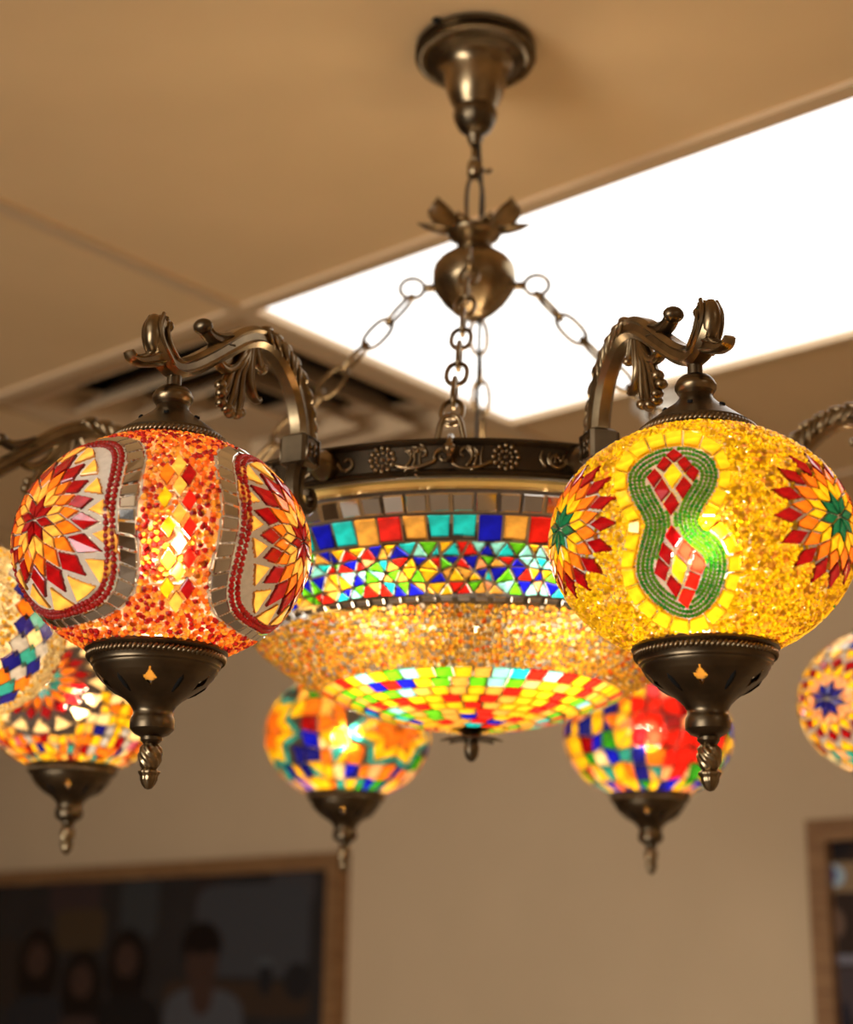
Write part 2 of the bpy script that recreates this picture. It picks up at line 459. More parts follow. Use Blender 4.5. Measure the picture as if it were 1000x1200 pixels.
# ---- framed pictures on the far wall
def wall_hit(x, y):
    d = pix_ray(x, y); s = (W0 - CAM).dot(nW) / d.dot(nW); return CAM + d * s
def wl(p): return (p - W0).dot(eW)
def print_mat(name, base, shapes):
    """flat print: soft ellipses in metres from the print's centre (cx, cy, rx, ry, colour, softness)"""
    m, nt, out = new_mat(name)
    tc = nt.nodes.new('ShaderNodeTexCoord'); sp = nt.nodes.new('ShaderNodeSeparateXYZ'); lk(nt, tc.outputs['Object'], sp.inputs[0])
    def math_(op, a, b):
        n = nt.nodes.new('ShaderNodeMath'); n.operation = op
        for i, q in enumerate((a, b)):
            if isinstance(q, (int, float)): n.inputs[i].default_value = q
            else: lk(nt, q, n.inputs[i])
        return n.outputs[0]
    nz = nt.nodes.new('ShaderNodeTexNoise'); nz.inputs['Scale'].default_value = 6; lk(nt, tc.outputs['Object'], nz.inputs['Vector'])
    mx = nt.nodes.new('ShaderNodeMix'); mx.data_type = 'RGBA'; lk(nt, nz.outputs[0], mx.inputs[0])
    mx.inputs[6].default_value = (*[c * .7 for c in base], 1); mx.inputs[7].default_value = (*[c * 1.3 for c in base], 1)
    cur = mx.outputs[2]
    for cx, cy, rx, ry, c, power in shapes:
        a = math_('POWER', math_('ABSOLUTE', math_('DIVIDE', math_('SUBTRACT', sp.outputs[0], cx), rx), 0), power)
        b = math_('POWER', math_('ABSOLUTE', math_('DIVIDE', math_('SUBTRACT', sp.outputs[2], cy), ry), 0), power)
        mr = nt.nodes.new('ShaderNodeMapRange'); mr.inputs[1].default_value = 1.15; mr.inputs[2].default_value = .85
        lk(nt, math_('ADD', a, b), mr.inputs[0])
        mx = nt.nodes.new('ShaderNodeMix'); mx.data_type = 'RGBA'; lk(nt, mr.outputs[0], mx.inputs[0])
        lk(nt, cur, mx.inputs[6]); mx.inputs[7].default_value = (*c, 1); cur = mx.outputs[2]
    b = nt.nodes.new('ShaderNodeBsdfPrincipled'); lk(nt, cur, b.inputs['Base Color']); b.inputs['Roughness'].default_value = 0.25
    b.inputs['Specular IOR Level'].default_value = 0.3
    lk(nt, b.outputs[0], out.inputs[0]); return m
def framed(name, label, a0, a1, z0, z1, fw, mat_fn):
    """frame on the far wall from a0 to a1 along it and z0 to z1"""
    c = W0 + eW * ((a0 + a1) / 2) - nW * .022 + Vector((0, 0, (z0 + z1) / 2))
    e = bpy.data.objects.new(name, None); COL.objects.link(e); e.location = c; e.rotation_euler = (0, 0, ROOM_ANG)
    tag(e, label, 'picture')
    hw, hh = (a1 - a0) / 2, (z1 - z0) / 2
    for sx in (-1, 1):
        mb = MB(); mb.box((sx * (hw - fw / 2), 0, 0), (fw / 2, .021, hh)); mb.build('frame_rail', MAT['wood'], e, smooth=False)
        mb = MB(); mb.box((0, 0, sx * (hh - fw / 2)), (hw - fw, .021, fw / 2)); mb.build('frame_rail', MAT['wood'], e, smooth=False)
    mb = MB(); mb.box((0, .006, 0), (hw - fw, .004, hh - fw)); mb.build('print', mat_fn(c), e, smooth=False)
    return e
def pic_left(c):
    def P(x, y): q = wall_hit(x, y); return wl(q) - wl(c), q.z - c.z
    sh = []
    def el(x, y, wx, wy, col, power=2):
        (ax, az), (bx, _), (_, bz) = P(x, y), P(x + wx, y), P(x, y + wy)
        sh.append((ax, az, abs(bx - ax), abs(az - bz), col, power))
    D1, SKIN, HAIR = (0.018, 0.015, 0.014), (0.055, 0.030, 0.022), (0.008, 0.006, 0.006)
    el(95, 1050, 30, 22, (0.045, 0.028, 0.026), 6); el(170, 1060, 22, 40, (0.04, 0.042, 0.042), 6); el(250, 1050, 16, 30, (0.03, 0.022, 0.02), 4)
    el(350, 1040, 26, 20, (0.055, 0.05, 0.05), 4); el(300, 1090, 70, 55, (0.052, 0.052, 0.055), 6); el(100, 1090, 30, 25, (0.06, 0.038, 0.02), 5)
    el(20, 1140, 26, 40, (0.03, 0.022, 0.018), 5); el(280, 1170, 90, 20, (0.045, 0.028, 0.018), 6)
    el(355, 1150, 16, 22, (0.018, 0.017, 0.018), 2); el(318, 1145, 8, 22, (0.016, 0.016, 0.018), 2); el(318, 1128, 10, 5, (0.07, 0.075, 0.08), 2)
    for x, y, shirt in ((50, 1125, (0.02, 0.022, 0.026)), (102, 1150, (0.05, 0.03, 0.026)), (155, 1125, (0.010, 0.010, 0.011))):
        el(x, y + 10, 25, 48, HAIR); el(x, y + 90, 40, 50, shirt, 3); el(x, y, 13, 20, SKIN)
    el(243, 1200, 48, 42, (0.075, 0.075, 0.08), 3); el(243, 1165, 13, 25, SKIN); el(243, 1108, 24, 28, HAIR); el(243, 1130, 19, 28, SKIN); el(243, 1103, 22, 15, HAIR)
    return print_mat('photo_print', (0.026, 0.023, 0.022), sh)
tr = wall_hit(411, 999); lf = wall_hit(-190, 1040)
framed('framed_picture', 'large wood framed dark picture of four people on the wall at lower left', wl(lf), wl(tr), tr.z - .78, tr.z, .043, pic_left)
def pic_right(c):
    def P(x, y): q = wall_hit(x, y); return wl(q) - wl(c), q.z - c.z
    sh = []
    def el(x, y, wx, wy, col, power=2):
        (ax, az), (bx, _), (_, bz) = P(x, y), P(x + wx, y), P(x, y + wy)
        sh.append((ax, az, abs(bx - ax), abs(az - bz), col, power))
    el(1005, 1028, 34, 18, (0.26, 0.17, 0.09), 6); el(988, 990, 16, 17, (0.02, 0.015, 0.015), 2)
    el(984, 1027, 13, 13, (0.35, 0.45, 0.5), 2); el(979, 1026, 8, 9, (0.01, 0.03, 0.22), 2)
    el(985, 1082, 12, 18, (0.15, 0.09, 0.06), 2); el(1010, 1125, 34, 6, (0.16, 0.15, 0.17), 6); el(1010, 1165, 32, 30, (0.06, 0.045, 0.045), 5); el(992, 1190, 12, 18, (0.02, 0.018, 0.025), 2)
    return print_mat('shelf_print', (0.035, 0.022, 0.016), sh)
tl = wall_hit(957, 963); rt = wall_hit(1180, 940)
framed('framed_picture', 'tall wood framed shelf picture with a blue spot, on the wall at lower right', wl(tl), wl(rt), tl.z - .95, tl.z, .042, pic_right)

# ------------------------------------------------------------------ the chandelier
DELTA = 0.0687
CH = bpy.data.objects.new('chandelier', None); COL.objects.link(CH); CH.location = (0, 0, ZCEIL)
tag(CH, 'aged brass chandelier with mosaic glass bowl and ring of mosaic glass globes', 'chandelier')
def Z(z): return z * G + ZCAM - ZCEIL        # chandelier-local height of a fit height
def at(r, th, z): return Vector((r * G * math.sin(th), -r * G * math.cos(th), Z(z)))
B1, B2 = MAT['brass'], MAT['brass_dark']
def sc(prof): return [(r * G, z * G) for r, z in prof]

# canopy, rod and hub (all on the axis)
mb = MB(); mb.lathe([(r * G, Z(z)) for r, z in [(.0, 4.735), (.30, 4.735), (.315, 4.72), (.32, 4.70), (.30, 4.69), (.315, 4.675), (.322, 4.655), (.31, 4.645), (.285, 4.642), (.262, 4.635), (.235, 4.628), (.20, 4.612), (.17, 4.605)]], 64)
can = mb.build('ceiling_canopy', B2, CH, angle=35)
mb = MB(); mb.lathe([(r * G, Z(z)) for r, z in [(.21, 4.622), (.19, 4.60), (.178, 4.585), (.168, 4.55), (.162, 4.51), (.15, 4.45), (.132, 4.40), (.113, 4.365), (.106, 4.35)]], 64)
mb.build('canopy_bell', B1, can, angle=35)
mb = MB()
for k in range(72):
    a = 2 * PI * k / 72; c_, s_ = math.cos(a), math.sin(a)
    mb.ball((.282 * G * c_, .282 * G * s_, Z(4.642)), (.030 * G, .0070 * G, .020 * G), 6, Matrix.Rotation(a, 3, 'Z') @ Matrix.Rotation(.12, 3, 'Y'))
mb.build('beaded_rim', B1, can)
mb = MB(); mb.lathe([(r * G, Z(z)) for r, z in [(.106, 4.355), (.112, 4.34), (.115, 4.32), (.108, 4.28), (.085, 4.235), (.05, 4.205), (.04, 4.20), (.042, 4.17), (.028, 4.15), (.028, 4.14), (.0, 4.14)]], 48, mod=lambda a, z: 1 + .018 * math.cos(36 * a) if z > Z(4.27) else 1)
mb.build('canopy_knob', B2, can)
mb = MB(); mb.tube([(0, 0, Z(4.16)), (0, 0, Z(4.00))], .019 * G, 12); mb.lathe([(r * G, Z(z)) for r, z in [(.0, 4.04), (.036, 4.04), (.04, 4.02), (.04, 3.965), (.026, 3.95), (0, 3.95)]], 16)
mb.tube([(.03 * G, 0, Z(4.0)), (.075 * G, 0, Z(3.985)), (.085 * G, 0, Z(4.0))], .013 * G, 8)
mb.build('rod', B1, CH)
def oval(L, Wd, r, n=28, seg=8):
    """chain link standing along z, face to y"""
    pts = []
    for k in range(n):
        a = 2 * PI * k / n
        x, z = math.cos(a), math.sin(a)
        zz = math.copysign(abs(z) ** .8, z) * L / 2
        pts.append((x * Wd / 2, 0, zz))
    m = MB(); m.tube(pts, r, seg, closed=True); return m
mb = oval(.34 * G, .085 * G, .011 * G); o = mb.build('hanging_link', B2, CH, (0, 0, Z(3.80)))
mb = MB(); mb.tube(catmull([(.02 * G, -.01 * G, Z(4.16)), (.035 * G, -.02 * G, Z(3.9)), (.03 * G, -.01 * G, Z(3.7)), (.03 * G, 0, Z(3.2)), (.015 * G, 0, Z(2.5)), (.012 * G, 0, Z(1.8))], 8), .0085 * G, 8)
mb.build('power_cord', MAT['cord'], CH)
mb = MB(); mb.lathe([(r * G, Z(z)) for r, z in [(0, 3.655), (.09, 3.655), (.128, 3.645), (.137, 3.63), (.13, 3.612), (.11, 3.60), (.085, 3.57), (.092, 3.545), (.128, 3.515), (.18, 3.475), (.206, 3.44), (.212, 3.41), (.212, 3.345), (.203, 3.318), (.165, 3.262), (.11, 3.205), (.06, 3.165), (.03, 3.155), (0, 3.155)]], 56,
    mod=lambda a, z: 1 + (.03 * math.cos(12 * a) if Z(3.19) < z < Z(3.30) else 0))
hub = mb.build('hub', B1, CH, angle=50)
def petal(path, Wd, cup):
    """leaf along a path of (x, z), cupped across"""
    V, Fc = [], []; C_ = catmull(path, 5); n, m = len(C_) - 1, 6
    for i in range(n + 1):
        t = i / n; w = Wd * (math.sin(PI * min(1, t * .80 + .16)) ** .8) * (1 - t ** 3.5) + .0006
        a_, b_ = C_[max(0, i - 1)], C_[min(n, i + 1)]; tx, tz = b_[0] - a_[0], b_[1] - a_[1]; L = math.hypot(tx, tz) or 1
        for j in range(m + 1):
            s_ = j / m * 2 - 1; q = cup * s_ * s_ * w
            V.append((C_[i][0] - tz / L * q, w * s_, C_[i][1] + tx / L * q))
    for i in range(n):
        for j in range(m): Fc.append((i * (m + 1) + j, i * (m + 1) + j + 1, (i + 1) * (m + 1) + j + 1, (i + 1) * (m + 1) + j))
    nn = len(V)
    V += [(x, y, z - .0009) for x, y, z in V]; Fc += [tuple(q + nn for q in reversed(f)) for f in Fc]
    rim = [j for j in range(m + 1)] + [i * (m + 1) + m for i in range(1, n + 1)] + [n * (m + 1) + j for j in range(m - 1, -1, -1)] + [i * (m + 1) for i in range(n - 1, 0, -1)]
    for k in range(len(rim)):
        a, b = rim[k], rim[(k + 1) % len(rim)]; Fc.append((a, a + nn, b + nn, b))
    return V, Fc
def gl_(p): return [(x * G, z * G) for x, z in p]
UPP = gl_([(0, 0), (.08, .02), (.15, .08), (.20, .17), (.215, .26), (.24, .33)])
SIDE = gl_([(0, 0), (.08, -.005), (.14, .005), (.19, .02), (.225, .04)])
for k, (ang, path, wd, cup) in enumerate([(50, UPP, .15, .3), (130, UPP, .15, .3), (-5, SIDE, .05, .3), (185, SIDE, .05, .3), (-62, SIDE, .04, .3), (-118, SIDE, .04, .3)]):
    mb = MB(); mb.add(*petal(path if k < 4 else [(x * .5, z) for x, z in path], wd * G, cup))
    mb.build('petal', B1, hub, (.07 * G * math.cos(rad(ang)), .07 * G * math.sin(rad(ang)), Z(3.64)), rad(ang))

# chains from the hub to the ring
RING_R, RZ0, RZ1 = 1.36, 1.905, 2.045
LINK = oval(.192 * G, .088 * G, .0112 * G).mesh('link'); LINK.materials.append(B1)
for th in [(-DELTA + k * PI / 2) for k in range(4)]:
    p0, p1 = at(.275, th, 3.335), at(1.33, th, 2.13)
    mb = MB(); ax = Matrix.Rotation(th - PI / 2, 3, 'Z')
    mb.tube([at(.19, th, 3.335), at(.262, th, 3.335)], [.02 * G, .022 * G], 10)
    mb.tube([at(.255, th, 3.335) + ax @ Vector((.062 * G * (1 - math.cos(q)), 0, .055 * G * math.sin(q))) for q in np.linspace(0, 2 * PI, 20, endpoint=False)], .0112 * G, 8, closed=True)
    ch = mb.build('chain', B1, CH)
    d = p1 - p0; d0_ = Vector(d); start = p0 + d.normalized() * .07 * G
    L = (p1 - start).length; n = max(3, round(L / (.166 * G))); step = L / n
    zax = d.normalized(); side = Vector((math.cos(th), math.sin(th), 0)); third = side.cross(zax)
    for i in range(n):
        xs, ys = (side, zax.cross(side)) if i % 2 == 0 else (zax.cross(side), -side)
        mat = Matrix(((xs.x, ys.x, zax.x), (xs.y, ys.y, zax.y), (xs.z, ys.z, zax.z))).to_4x4()
        mat.translation = start + zax * step * (i + .5)
        mat = mat @ Matrix.Diagonal((1, 1, step / (.166 * G), 1))
        o = bpy.data.objects.new('link', LINK); COL.objects.link(o); o.parent = ch; o.matrix_local = mat
    mb = MB()                                           # shackle and eye on the ring
    R_ = at(1.33, th, 2.13); rt = Vector((math.cos(th), math.sin(th), 0)); dn = Vector((0, 0, 1))
    mb.tube(catmull([R_ - rt * .055 * G - dn * .10 * G, R_ - rt * .05 * G - dn * .05 * G, R_ - rt * .028 * G + dn * .02 * G, R_ + rt * .028 * G + dn * .02 * G, R_ + rt * .05 * G - dn * .05 * G, R_ + rt * .055 * G - dn * .10 * G], 5), .013 * G, 8)
    out = Vector((math.sin(th), -math.cos(th), 0))
    mb.tube([R_ + out * .0 - dn * .06 * G, R_ + out * .06 * G - dn * .10 * G, R_ + out * .075 * G - dn * .15 * G, R_ + out * .045 * G - dn * .18 * G], .014 * G, 8)
    mb.ball(R_ + out * .07 * G - dn * .135 * G, .028 * G, 10)
    mb.build('ring_eye', MAT['brass'], ch)

# the ring with its relief
mb = MB(); rp = [(1.30, 2.03), (1.345, 2.05), (1.372, 2.05), (1.38, 2.04), (1.372, 2.03), (1.36, 2.022), (1.36, 1.925), (1.372, 1.915), (1.376, 1.905), (1.366, 1.895), (1.33, 1.895), (1.30, 1.91), (1.30, 2.03)]
mb.lathe([(r * G, Z(z)) for r, z in rp], 144)
ring = mb.build('ring', MAT['brass_black'], CH, angle=35)
def ring_pt(a, z, r=1.362): return at(r, a, z)
def relief(mb, th0):
    """flowers and scrolls of one eighth of the ring"""
    w = PI / 4
    for f in (.24, .71):
        a = th0 + w * (f - .5); zc = 1.973
        mb.ball(ring_pt(a, zc), .010 * G, 8)
        for rr, sz, n in ((.027, .009, 9), (.049, .0125, 12)):
            for k in range(n):
                q = 2 * PI * k / n
                mb.ball(ring_pt(a + rr * math.cos(q) / 1.36, zc + rr * math.sin(q), 1.364), (sz * G,) * 3, 6)
    def scroll(fa, za, pts, r=.0065):
        r *= 1.35
        P = [ring_pt(th0 + w * (fa - .5) + x / 1.36, za + y, 1.367) for x, y in catmull(pts, 5)]
        mb.tube(P, [r * G * (1 - .45 * i / len(P)) for i in range(len(P))], 6)
    def spiral(cx, cy, r0, a0, turns, sgn=1, n=14):
        return [(cx + r0 * (1 - .75 * k / n) * math.cos(a0 + sgn * turns * 2 * PI * k / n), cy + r0 * (1 - .75 * k / n) * math.sin(a0 + sgn * turns * 2 * PI * k / n)) for k in range(n + 1)]
    scroll(.475, 1.973, [(-.20, -.03), (-.12, -.045), (-.04, -.02)] + spiral(.0, .0, .036, PI, 1.1, -1), .0075)
    scroll(.475, 1.973, [(.20, -.02), (.12, -.05), (.06, -.045), (.03, -.02)], .0065)
    for k, (x, y, q) in enumerate([(-.17, .01, 1.9), (-.14, .02, 1.6), (-.11, .025, 1.3), (-.18, -.045, 3.6), (-.14, -.05, 4.2), (.14, .015, 1.2), (.17, .0, .9), (.15, -.048, 5.2)]):
        scroll(.475, 1.973, [(x * .75, y), (x * .75 + .02 * math.cos(q), y + .02 * math.sin(q)), (x * .75 + .032 * math.cos(q + .7), y + .032 * math.sin(q + .7))], .0055)
    scroll(.05, 1.973, [(.0, .0)] + spiral(.05, .0, .04, PI, .9, 1), .007)
    scroll(.95, 1.973, [(.0, .0)] + spiral(-.05, .0, .042, 0, .9, -1), .007)
    scroll(.475, 1.973, spiral(-.085, .012, .034, 3.6, .8, -1), .006); scroll(.475, 1.973, spiral(.085, .012, .034, 5.8, .8, 1), .006)
    for f_ in (.36, .59):
        for q in (-.03, 0, .03): scroll(f_, 1.973, [(q, -.04), (q * .6 + .01, .0), (q * 1.2, .042)], .0045)
    for k in range(4): scroll(.86, 1.973, [(.02 * k, -.035 + .01 * k), (.03 * k - .02, .0), (.03 * k - .012, .035 - .004 * k)], .006)
for k in range(8):
    mb = MB(); relief(mb, -DELTA + k * PI / 4); mb.build('relief_ornament', B1, ring)
mb = MB(); mb.lathe([(r * G, Z(z)) for r, z in [(1.30, 1.893), (1.335, 1.89), (1.345, 1.875), (1.335, 1.86), (1.31, 1.855), (1.295, 1.86), (1.295, 1.89), (1.30, 1.893)]], 144)
mb.build('gold_rim', MAT['gold'], CH, angle=35)

# ------------------------------------------------------------------ mosaic pieces
TILES = []
def tile(parent, name, mat, pts, nrm, gap=.0045, h=.010):
    """pts/nrm in the parent's frame, metres; gap and height in globe widths"""
    TILES.append((parent, name, mat, [np.array(p, float) for p in pts], [np.array(n, float) for n in nrm], gap * G, h * G))

def tile_geo(t):
    _, _, _, P, N, gap, h = t
    c = sum(P) / len(P)
    rr = min(np.linalg.norm((P[i] + P[(i + 1) % len(P)]) / 2 - c) for i in range(len(P)))
    s = max(.55, 1 - gap / max(rr, 1e-5)); s2 = max(.4, s - .12 * min(1, .012 * G / rr) - .05)
    n = len(P)
    base = [c + (p - c) * s - q * .0004 for p, q in zip(P, N)]
    mid = [c + (p - c) * s + q * h * .72 for p, q in zip(P, N)]
    top = [c + (p - c) * s2 + q * h for p, q in zip(P, N)]
    if t[1] == 'mirror_tile':                                 # hand-set mirrors sit a little askew
        w = rng.normal(0, .07, 3)
        top = [q + m_ * float(np.dot(q - c, w)) for q, m_ in zip(top, N)]; mid = [q + m_ * float(np.dot(q - c, w)) for q, m_ in zip(mid, N)]
    V = base + mid + top
    Fc = [tuple(range(2 * n, 3 * n))]
    for k in range(n):
        k2 = (k + 1) % n
        Fc += [(k, k2, n + k2, n + k), (n + k, n + k2, 2 * n + k2, 2 * n + k)]
    # make the top face outwards
    a, b, d = top[0], top[1], top[2]
    if np.dot(np.cross(b - a, d - a), N[0]) < 0: Fc = [tuple(reversed(f)) for f in Fc]
    return c, V, Fc

def covered(points, tiles, grow=.93):
    """which points lie under one of the tiles"""
    m = np.zeros(len(points), bool)
    for t in tiles:
        P = np.array(t[3]); c = P.mean(0); n = np.mean(t[4], 0); n /= np.linalg.norm(n)
        u = P[1] - P[0]; u -= n * u.dot(n); u /= np.linalg.norm(u); v = np.cross(n, u)
        R = np.linalg.norm(P - c, axis=1).max()
        d = points - c
        idx = np.nonzero((d * d).sum(1) < R * R)[0]
        if not len(idx): continue
        q = np.stack([d[idx] @ u, d[idx] @ v], 1)
        poly = np.stack([(P - c) @ u, (P - c) @ v], 1) * grow
        ins = np.ones(len(idx), bool); k = len(poly); sg = None
        area = sum(poly[i][0] * poly[(i + 1) % k][1] - poly[(i + 1) % k][0] * poly[i][1] for i in range(k))
        for i in range(k):
            a, b = poly[i], poly[(i + 1) % k]
            cr = (b[0] - a[0]) * (q[:, 1] - a[1]) - (b[1] - a[1]) * (q[:, 0] - a[0])
            ins &= (cr * np.sign(area) >= 0)
        m[idx[ins]] = True
    return m

def domes(parent, name, P, N, size, mats, weights, jag=.25, h=.9, stretch=1.0, flat=False):
    """many small glass beads joined into one part"""
    K = len(P)
    if not K: return
    P = np.asarray(P); N = np.asarray(N) / np.linalg.norm(N, axis=1, keepdims=True)
    ref = np.where(np.abs(N[:, 2:3]) < .9, np.array([[0, 0, 1.]]), np.array([[1., 0, 0]]))
    U = np.cross(ref, N); U /= np.linalg.norm(U, axis=1, keepdims=True); V = np.cross(N, U)
    s = np.asarray(size) * np.ones(K); s = s * (1 + jag * (rng.random(K) - .5))
    rot = rng.random(K) * 2 * PI
    rings = []
    for rr, hh in ((1.0, -.1), (.98, .35), (.62, .8)):
        for k in range(6):
            a = rot + k * PI / 3
            j = 1 + jag * (rng.random(K) - .5)
            rings.append(P + (U * (np.cos(a) * stretch)[:, None] + V * np.sin(a)[:, None]) * (s * rr * j)[:, None] + N * (s * hh * h)[:, None])
    rings.append(P + N * (s * h)[:, None])
    verts = np.stack(rings, 1).reshape(-1, 3)
    tri = []
    for k in range(6):
        k2 = (k + 1) % 6
        for b in (0, 6): tri += [(b + k, b + k2, b + 6 + k2), (b + k, b + 6 + k2, b + 6 + k)]
        tri.append((12 + k, 12 + k2, 18))
    tri = np.array(tri); faces = (tri[None] + (np.arange(K) * 19)[:, None, None]).reshape(-1, 3)
    me = bpy.data.meshes.new(name)
    me.vertices.add(len(verts)); me.vertices.foreach_set('co', verts.ravel())
    me.loops.add(len(faces) * 3); me.loops.foreach_set('vertex_index', faces.ravel().astype(np.int32))
    me.polygons.add(len(faces)); me.polygons.foreach_set('loop_start', np.arange(len(faces), dtype=np.int32) * 3)
    w = np.array(weights, float); w /= w.sum()
    mi = np.repeat(rng.choice(len(mats), K, p=w), len(tri))
    me.polygons.foreach_set('material_index', mi.astype(np.int32))
    me.polygons.foreach_set('use_smooth', np.full(len(faces), not flat))
    for m in mats: me.materials.append(MAT[m])
    me.update(); me.validate()
    return tag(link(name, me, parent), kind='stuff')

# ---- globe surface
GA, GB = .5 * G, .392 * G
def gs(d, off=0.0):
    """unit-sphere direction(s) -> point and normal on the globe"""
    d = np.asarray(d, float); p = d * np.array([GA, GA, GB])
    n = d / np.array([GA, GA, GB]); n = n / np.linalg.norm(n, axis=-1, keepdims=True)
    return p + n * off, n
def dirv(phi, t):
    phi, t = np.radians(phi), np.radians(t)
    return np.stack([np.cos(t) * np.sin(phi), -np.cos(t) * np.cos(phi), np.sin(t) + 0 * phi], -1)
def azd(phi0, t0, r, al):
    """direction r degrees away from (phi0, t0) towards angle al (0 right, 90 up)"""
    c = dirv(phi0, t0); e = np.array([math.cos(rad(phi0)), math.sin(rad(phi0)), 0.]); n = np.cross(c, e) * -1
    n = np.cross(e, c) * -1 if np.cross(e, c)[2] < 0 else np.cross(e, c)
    return c * math.cos(rad(r)) + (e * math.cos(rad(al)) + n * math.sin(rad(al))) * math.sin(rad(r))
def to_polar(phi0, t0, D):
    c = dirv(phi0, t0); e = np.array([math.cos(rad(phi0)), math.sin(rad(phi0)), 0.]); n = np.cross(e, c)
    if n[2] < 0: n = -n
    r = np.degrees(np.arccos(np.clip(D @ c, -1, 1))); al = np.degrees(np.arctan2(D @ n, D @ e))
    return r, al
def gtile(o, name, mat, dirs, gap=.0032, h=.010):
    p, n = gs(np.array(dirs)); tile(o, name, MAT[mat], list(p), list(n), gap, h)

def superR(al, rx, ry, n=3.0):
    c, s_ = np.abs(np.cos(np.radians(al))) / rx, np.abs(np.sin(np.radians(al))) / ry
    return (c ** n + s_ ** n) ** (-1 / n)
def rosette(o, phi0, t0, cols, radii, stretch=None, rot=0, tri=None, redw=.82, names=('diamond_tile', 'triangle_tile')):
    """eight-pointed star and rings of kites round it. cols: star, ring1, ring2, ring3; radii: star, ring1, ring2, ring3"""
    def S(r, al):
        if stretch: r = r * (1 + (superR(al, stretch[0], stretch[1]) / stretch[0] - 1) * (r / stretch[0]))
        return azd(phi0, t0, r, al + rot)
    r0, r1, r2, r3 = radii
    notch = r0 * .56; val = r0 + (r1 - r0) * .36
    for k in range(8):
        a = 45 * k
        gtile(o, names[0], cols[0], [S(.3, a), S(notch, a - 22.5), S(r0, a), S(notch, a + 22.5)])
        g = a + 22.5
        for s_ in (-1, 1):
            gtile(o, names[0], cols[1], [S(notch * 1.0, g), S(r0, g + s_ * 22.5), S(r1, g + s_ * 11.25), S(val, g)])
    for k in range(16):
        a = 22.5 * k
        v = r0 if k % 2 == 0 else val
        gtile(o, names[0], cols[2], [S(v, a), S(r1, a - 11.25), S(r2, a), S(r1, a + 11.25)])
        b = a + 11.25
        rm = r2 + (r3 - r2) * .05
        gtile(o, names[0], cols[3], [S(r1 + (r2 - r1) * .12, b), S(rm, b - 11.25 * redw), S(r3, b), S(rm, b + 11.25 * redw)])
        if tri:
            ri, ro, col = tri
            gtile(o, names[1], col, [S(ri, a), S(ro, a - 10), S(ro * 1.01, a), S(ro, a + 10)])
def rosette_outline(rr, phi0, D):
    r, al = to_polar(phi0, 0, D); return r, al

def shell(o, segs, rows, tiles, beadmask, mats, tmax=66.5, tmin=-64, grow=.93):
    """globe glass: left open under each mosaic piece, grout between pieces, clear under the beads"""
    ph = np.linspace(-180, 180, segs + 1)[:-1]; tt = np.linspace(tmin, tmax, rows + 1)
    PH, TT = np.meshgrid(ph, tt); V, _ = gs(dirv(PH.ravel(), TT.ravel()), -.0003)
    pc, tc = np.meshgrid(ph + 180 / segs, (tt[:-1] + tt[1:]) / 2)
    Dc = dirv(pc.ravel(), tc.ravel()); Pc, _ = gs(Dc)
    cov = covered(Pc, tiles, grow)
    bm_ = beadmask(Dc) if beadmask else np.zeros(len(Dc), int)
    i, k = np.divmod(np.nonzero(~cov)[0], segs); k2 = (k + 1) % segs
    F_ = np.stack([i * segs + k, i * segs + k2, (i + 1) * segs + k2, (i + 1) * segs + k], 1)
    me = o.data
    me.vertices.add(len(V)); me.vertices.foreach_set('co', V.ravel())
    me.loops.add(len(F_) * 4); me.loops.foreach_set('vertex_index', F_.ravel().astype(np.int32))
    me.polygons.add(len(F_)); me.polygons.foreach_set('loop_start', np.arange(len(F_), dtype=np.int32) * 4)
    me.polygons.foreach_set('material_index', bm_[~cov].astype(np.int32))
    me.polygons.foreach_set('use_smooth', np.ones(len(F_), bool))
    for m in mats: me.materials.append(MAT[m])
    me.update(); me.validate()

def bead_field(o, spacing, mask, radius, mats, weights, name='glass_beads', tmax=66, tmin=-63, jag=.3, h=.9, flat=False):
    n = int(4 * PI / (spacing / .5) ** 2 * 1.1)
    k = np.arange(n) + .5; zz = 1 - 2 * k / n; az_ = PI * (1 + 5 ** .5) * k
    s_ = np.sqrt(1 - zz ** 2); D = np.stack([s_ * np.cos(az_), s_ * np.sin(az_), zz], 1)
    D += rng.normal(0, .22 * spacing / .5, D.shape); D /= np.linalg.norm(D, axis=1, keepdims=True)
    D = D[(D[:, 2] < math.sin(rad(tmax))) & (D[:, 2] > math.sin(rad(tmin)))]
    D = D[mask(D)]
    P, N = gs(D)
    return domes(o, name, P, N, radius * G, mats, weights, jag, h, flat=flat)
def bead_row(o, D, spacing, radius, mats, weights, name='bead_row', closed=True):
    """beads strung along a path of directions"""
    D = np.asarray(D); P, _ = gs(D)
    if closed: P = np.vstack([P, P[:1]]); D = np.vstack([D, D[:1]])
    seg = np.linalg.norm(np.diff(P, axis=0), axis=1); cum = np.concatenate([[0], np.cumsum(seg)])
    s_ = np.arange(0, cum[-1], spacing * G)
    Q = np.stack([np.interp(s_, cum, D[:, i]) for i in range(3)], 1); Q /= np.linalg.norm(Q, axis=1, keepdims=True)
    P, N = gs(Q)
    return P, N

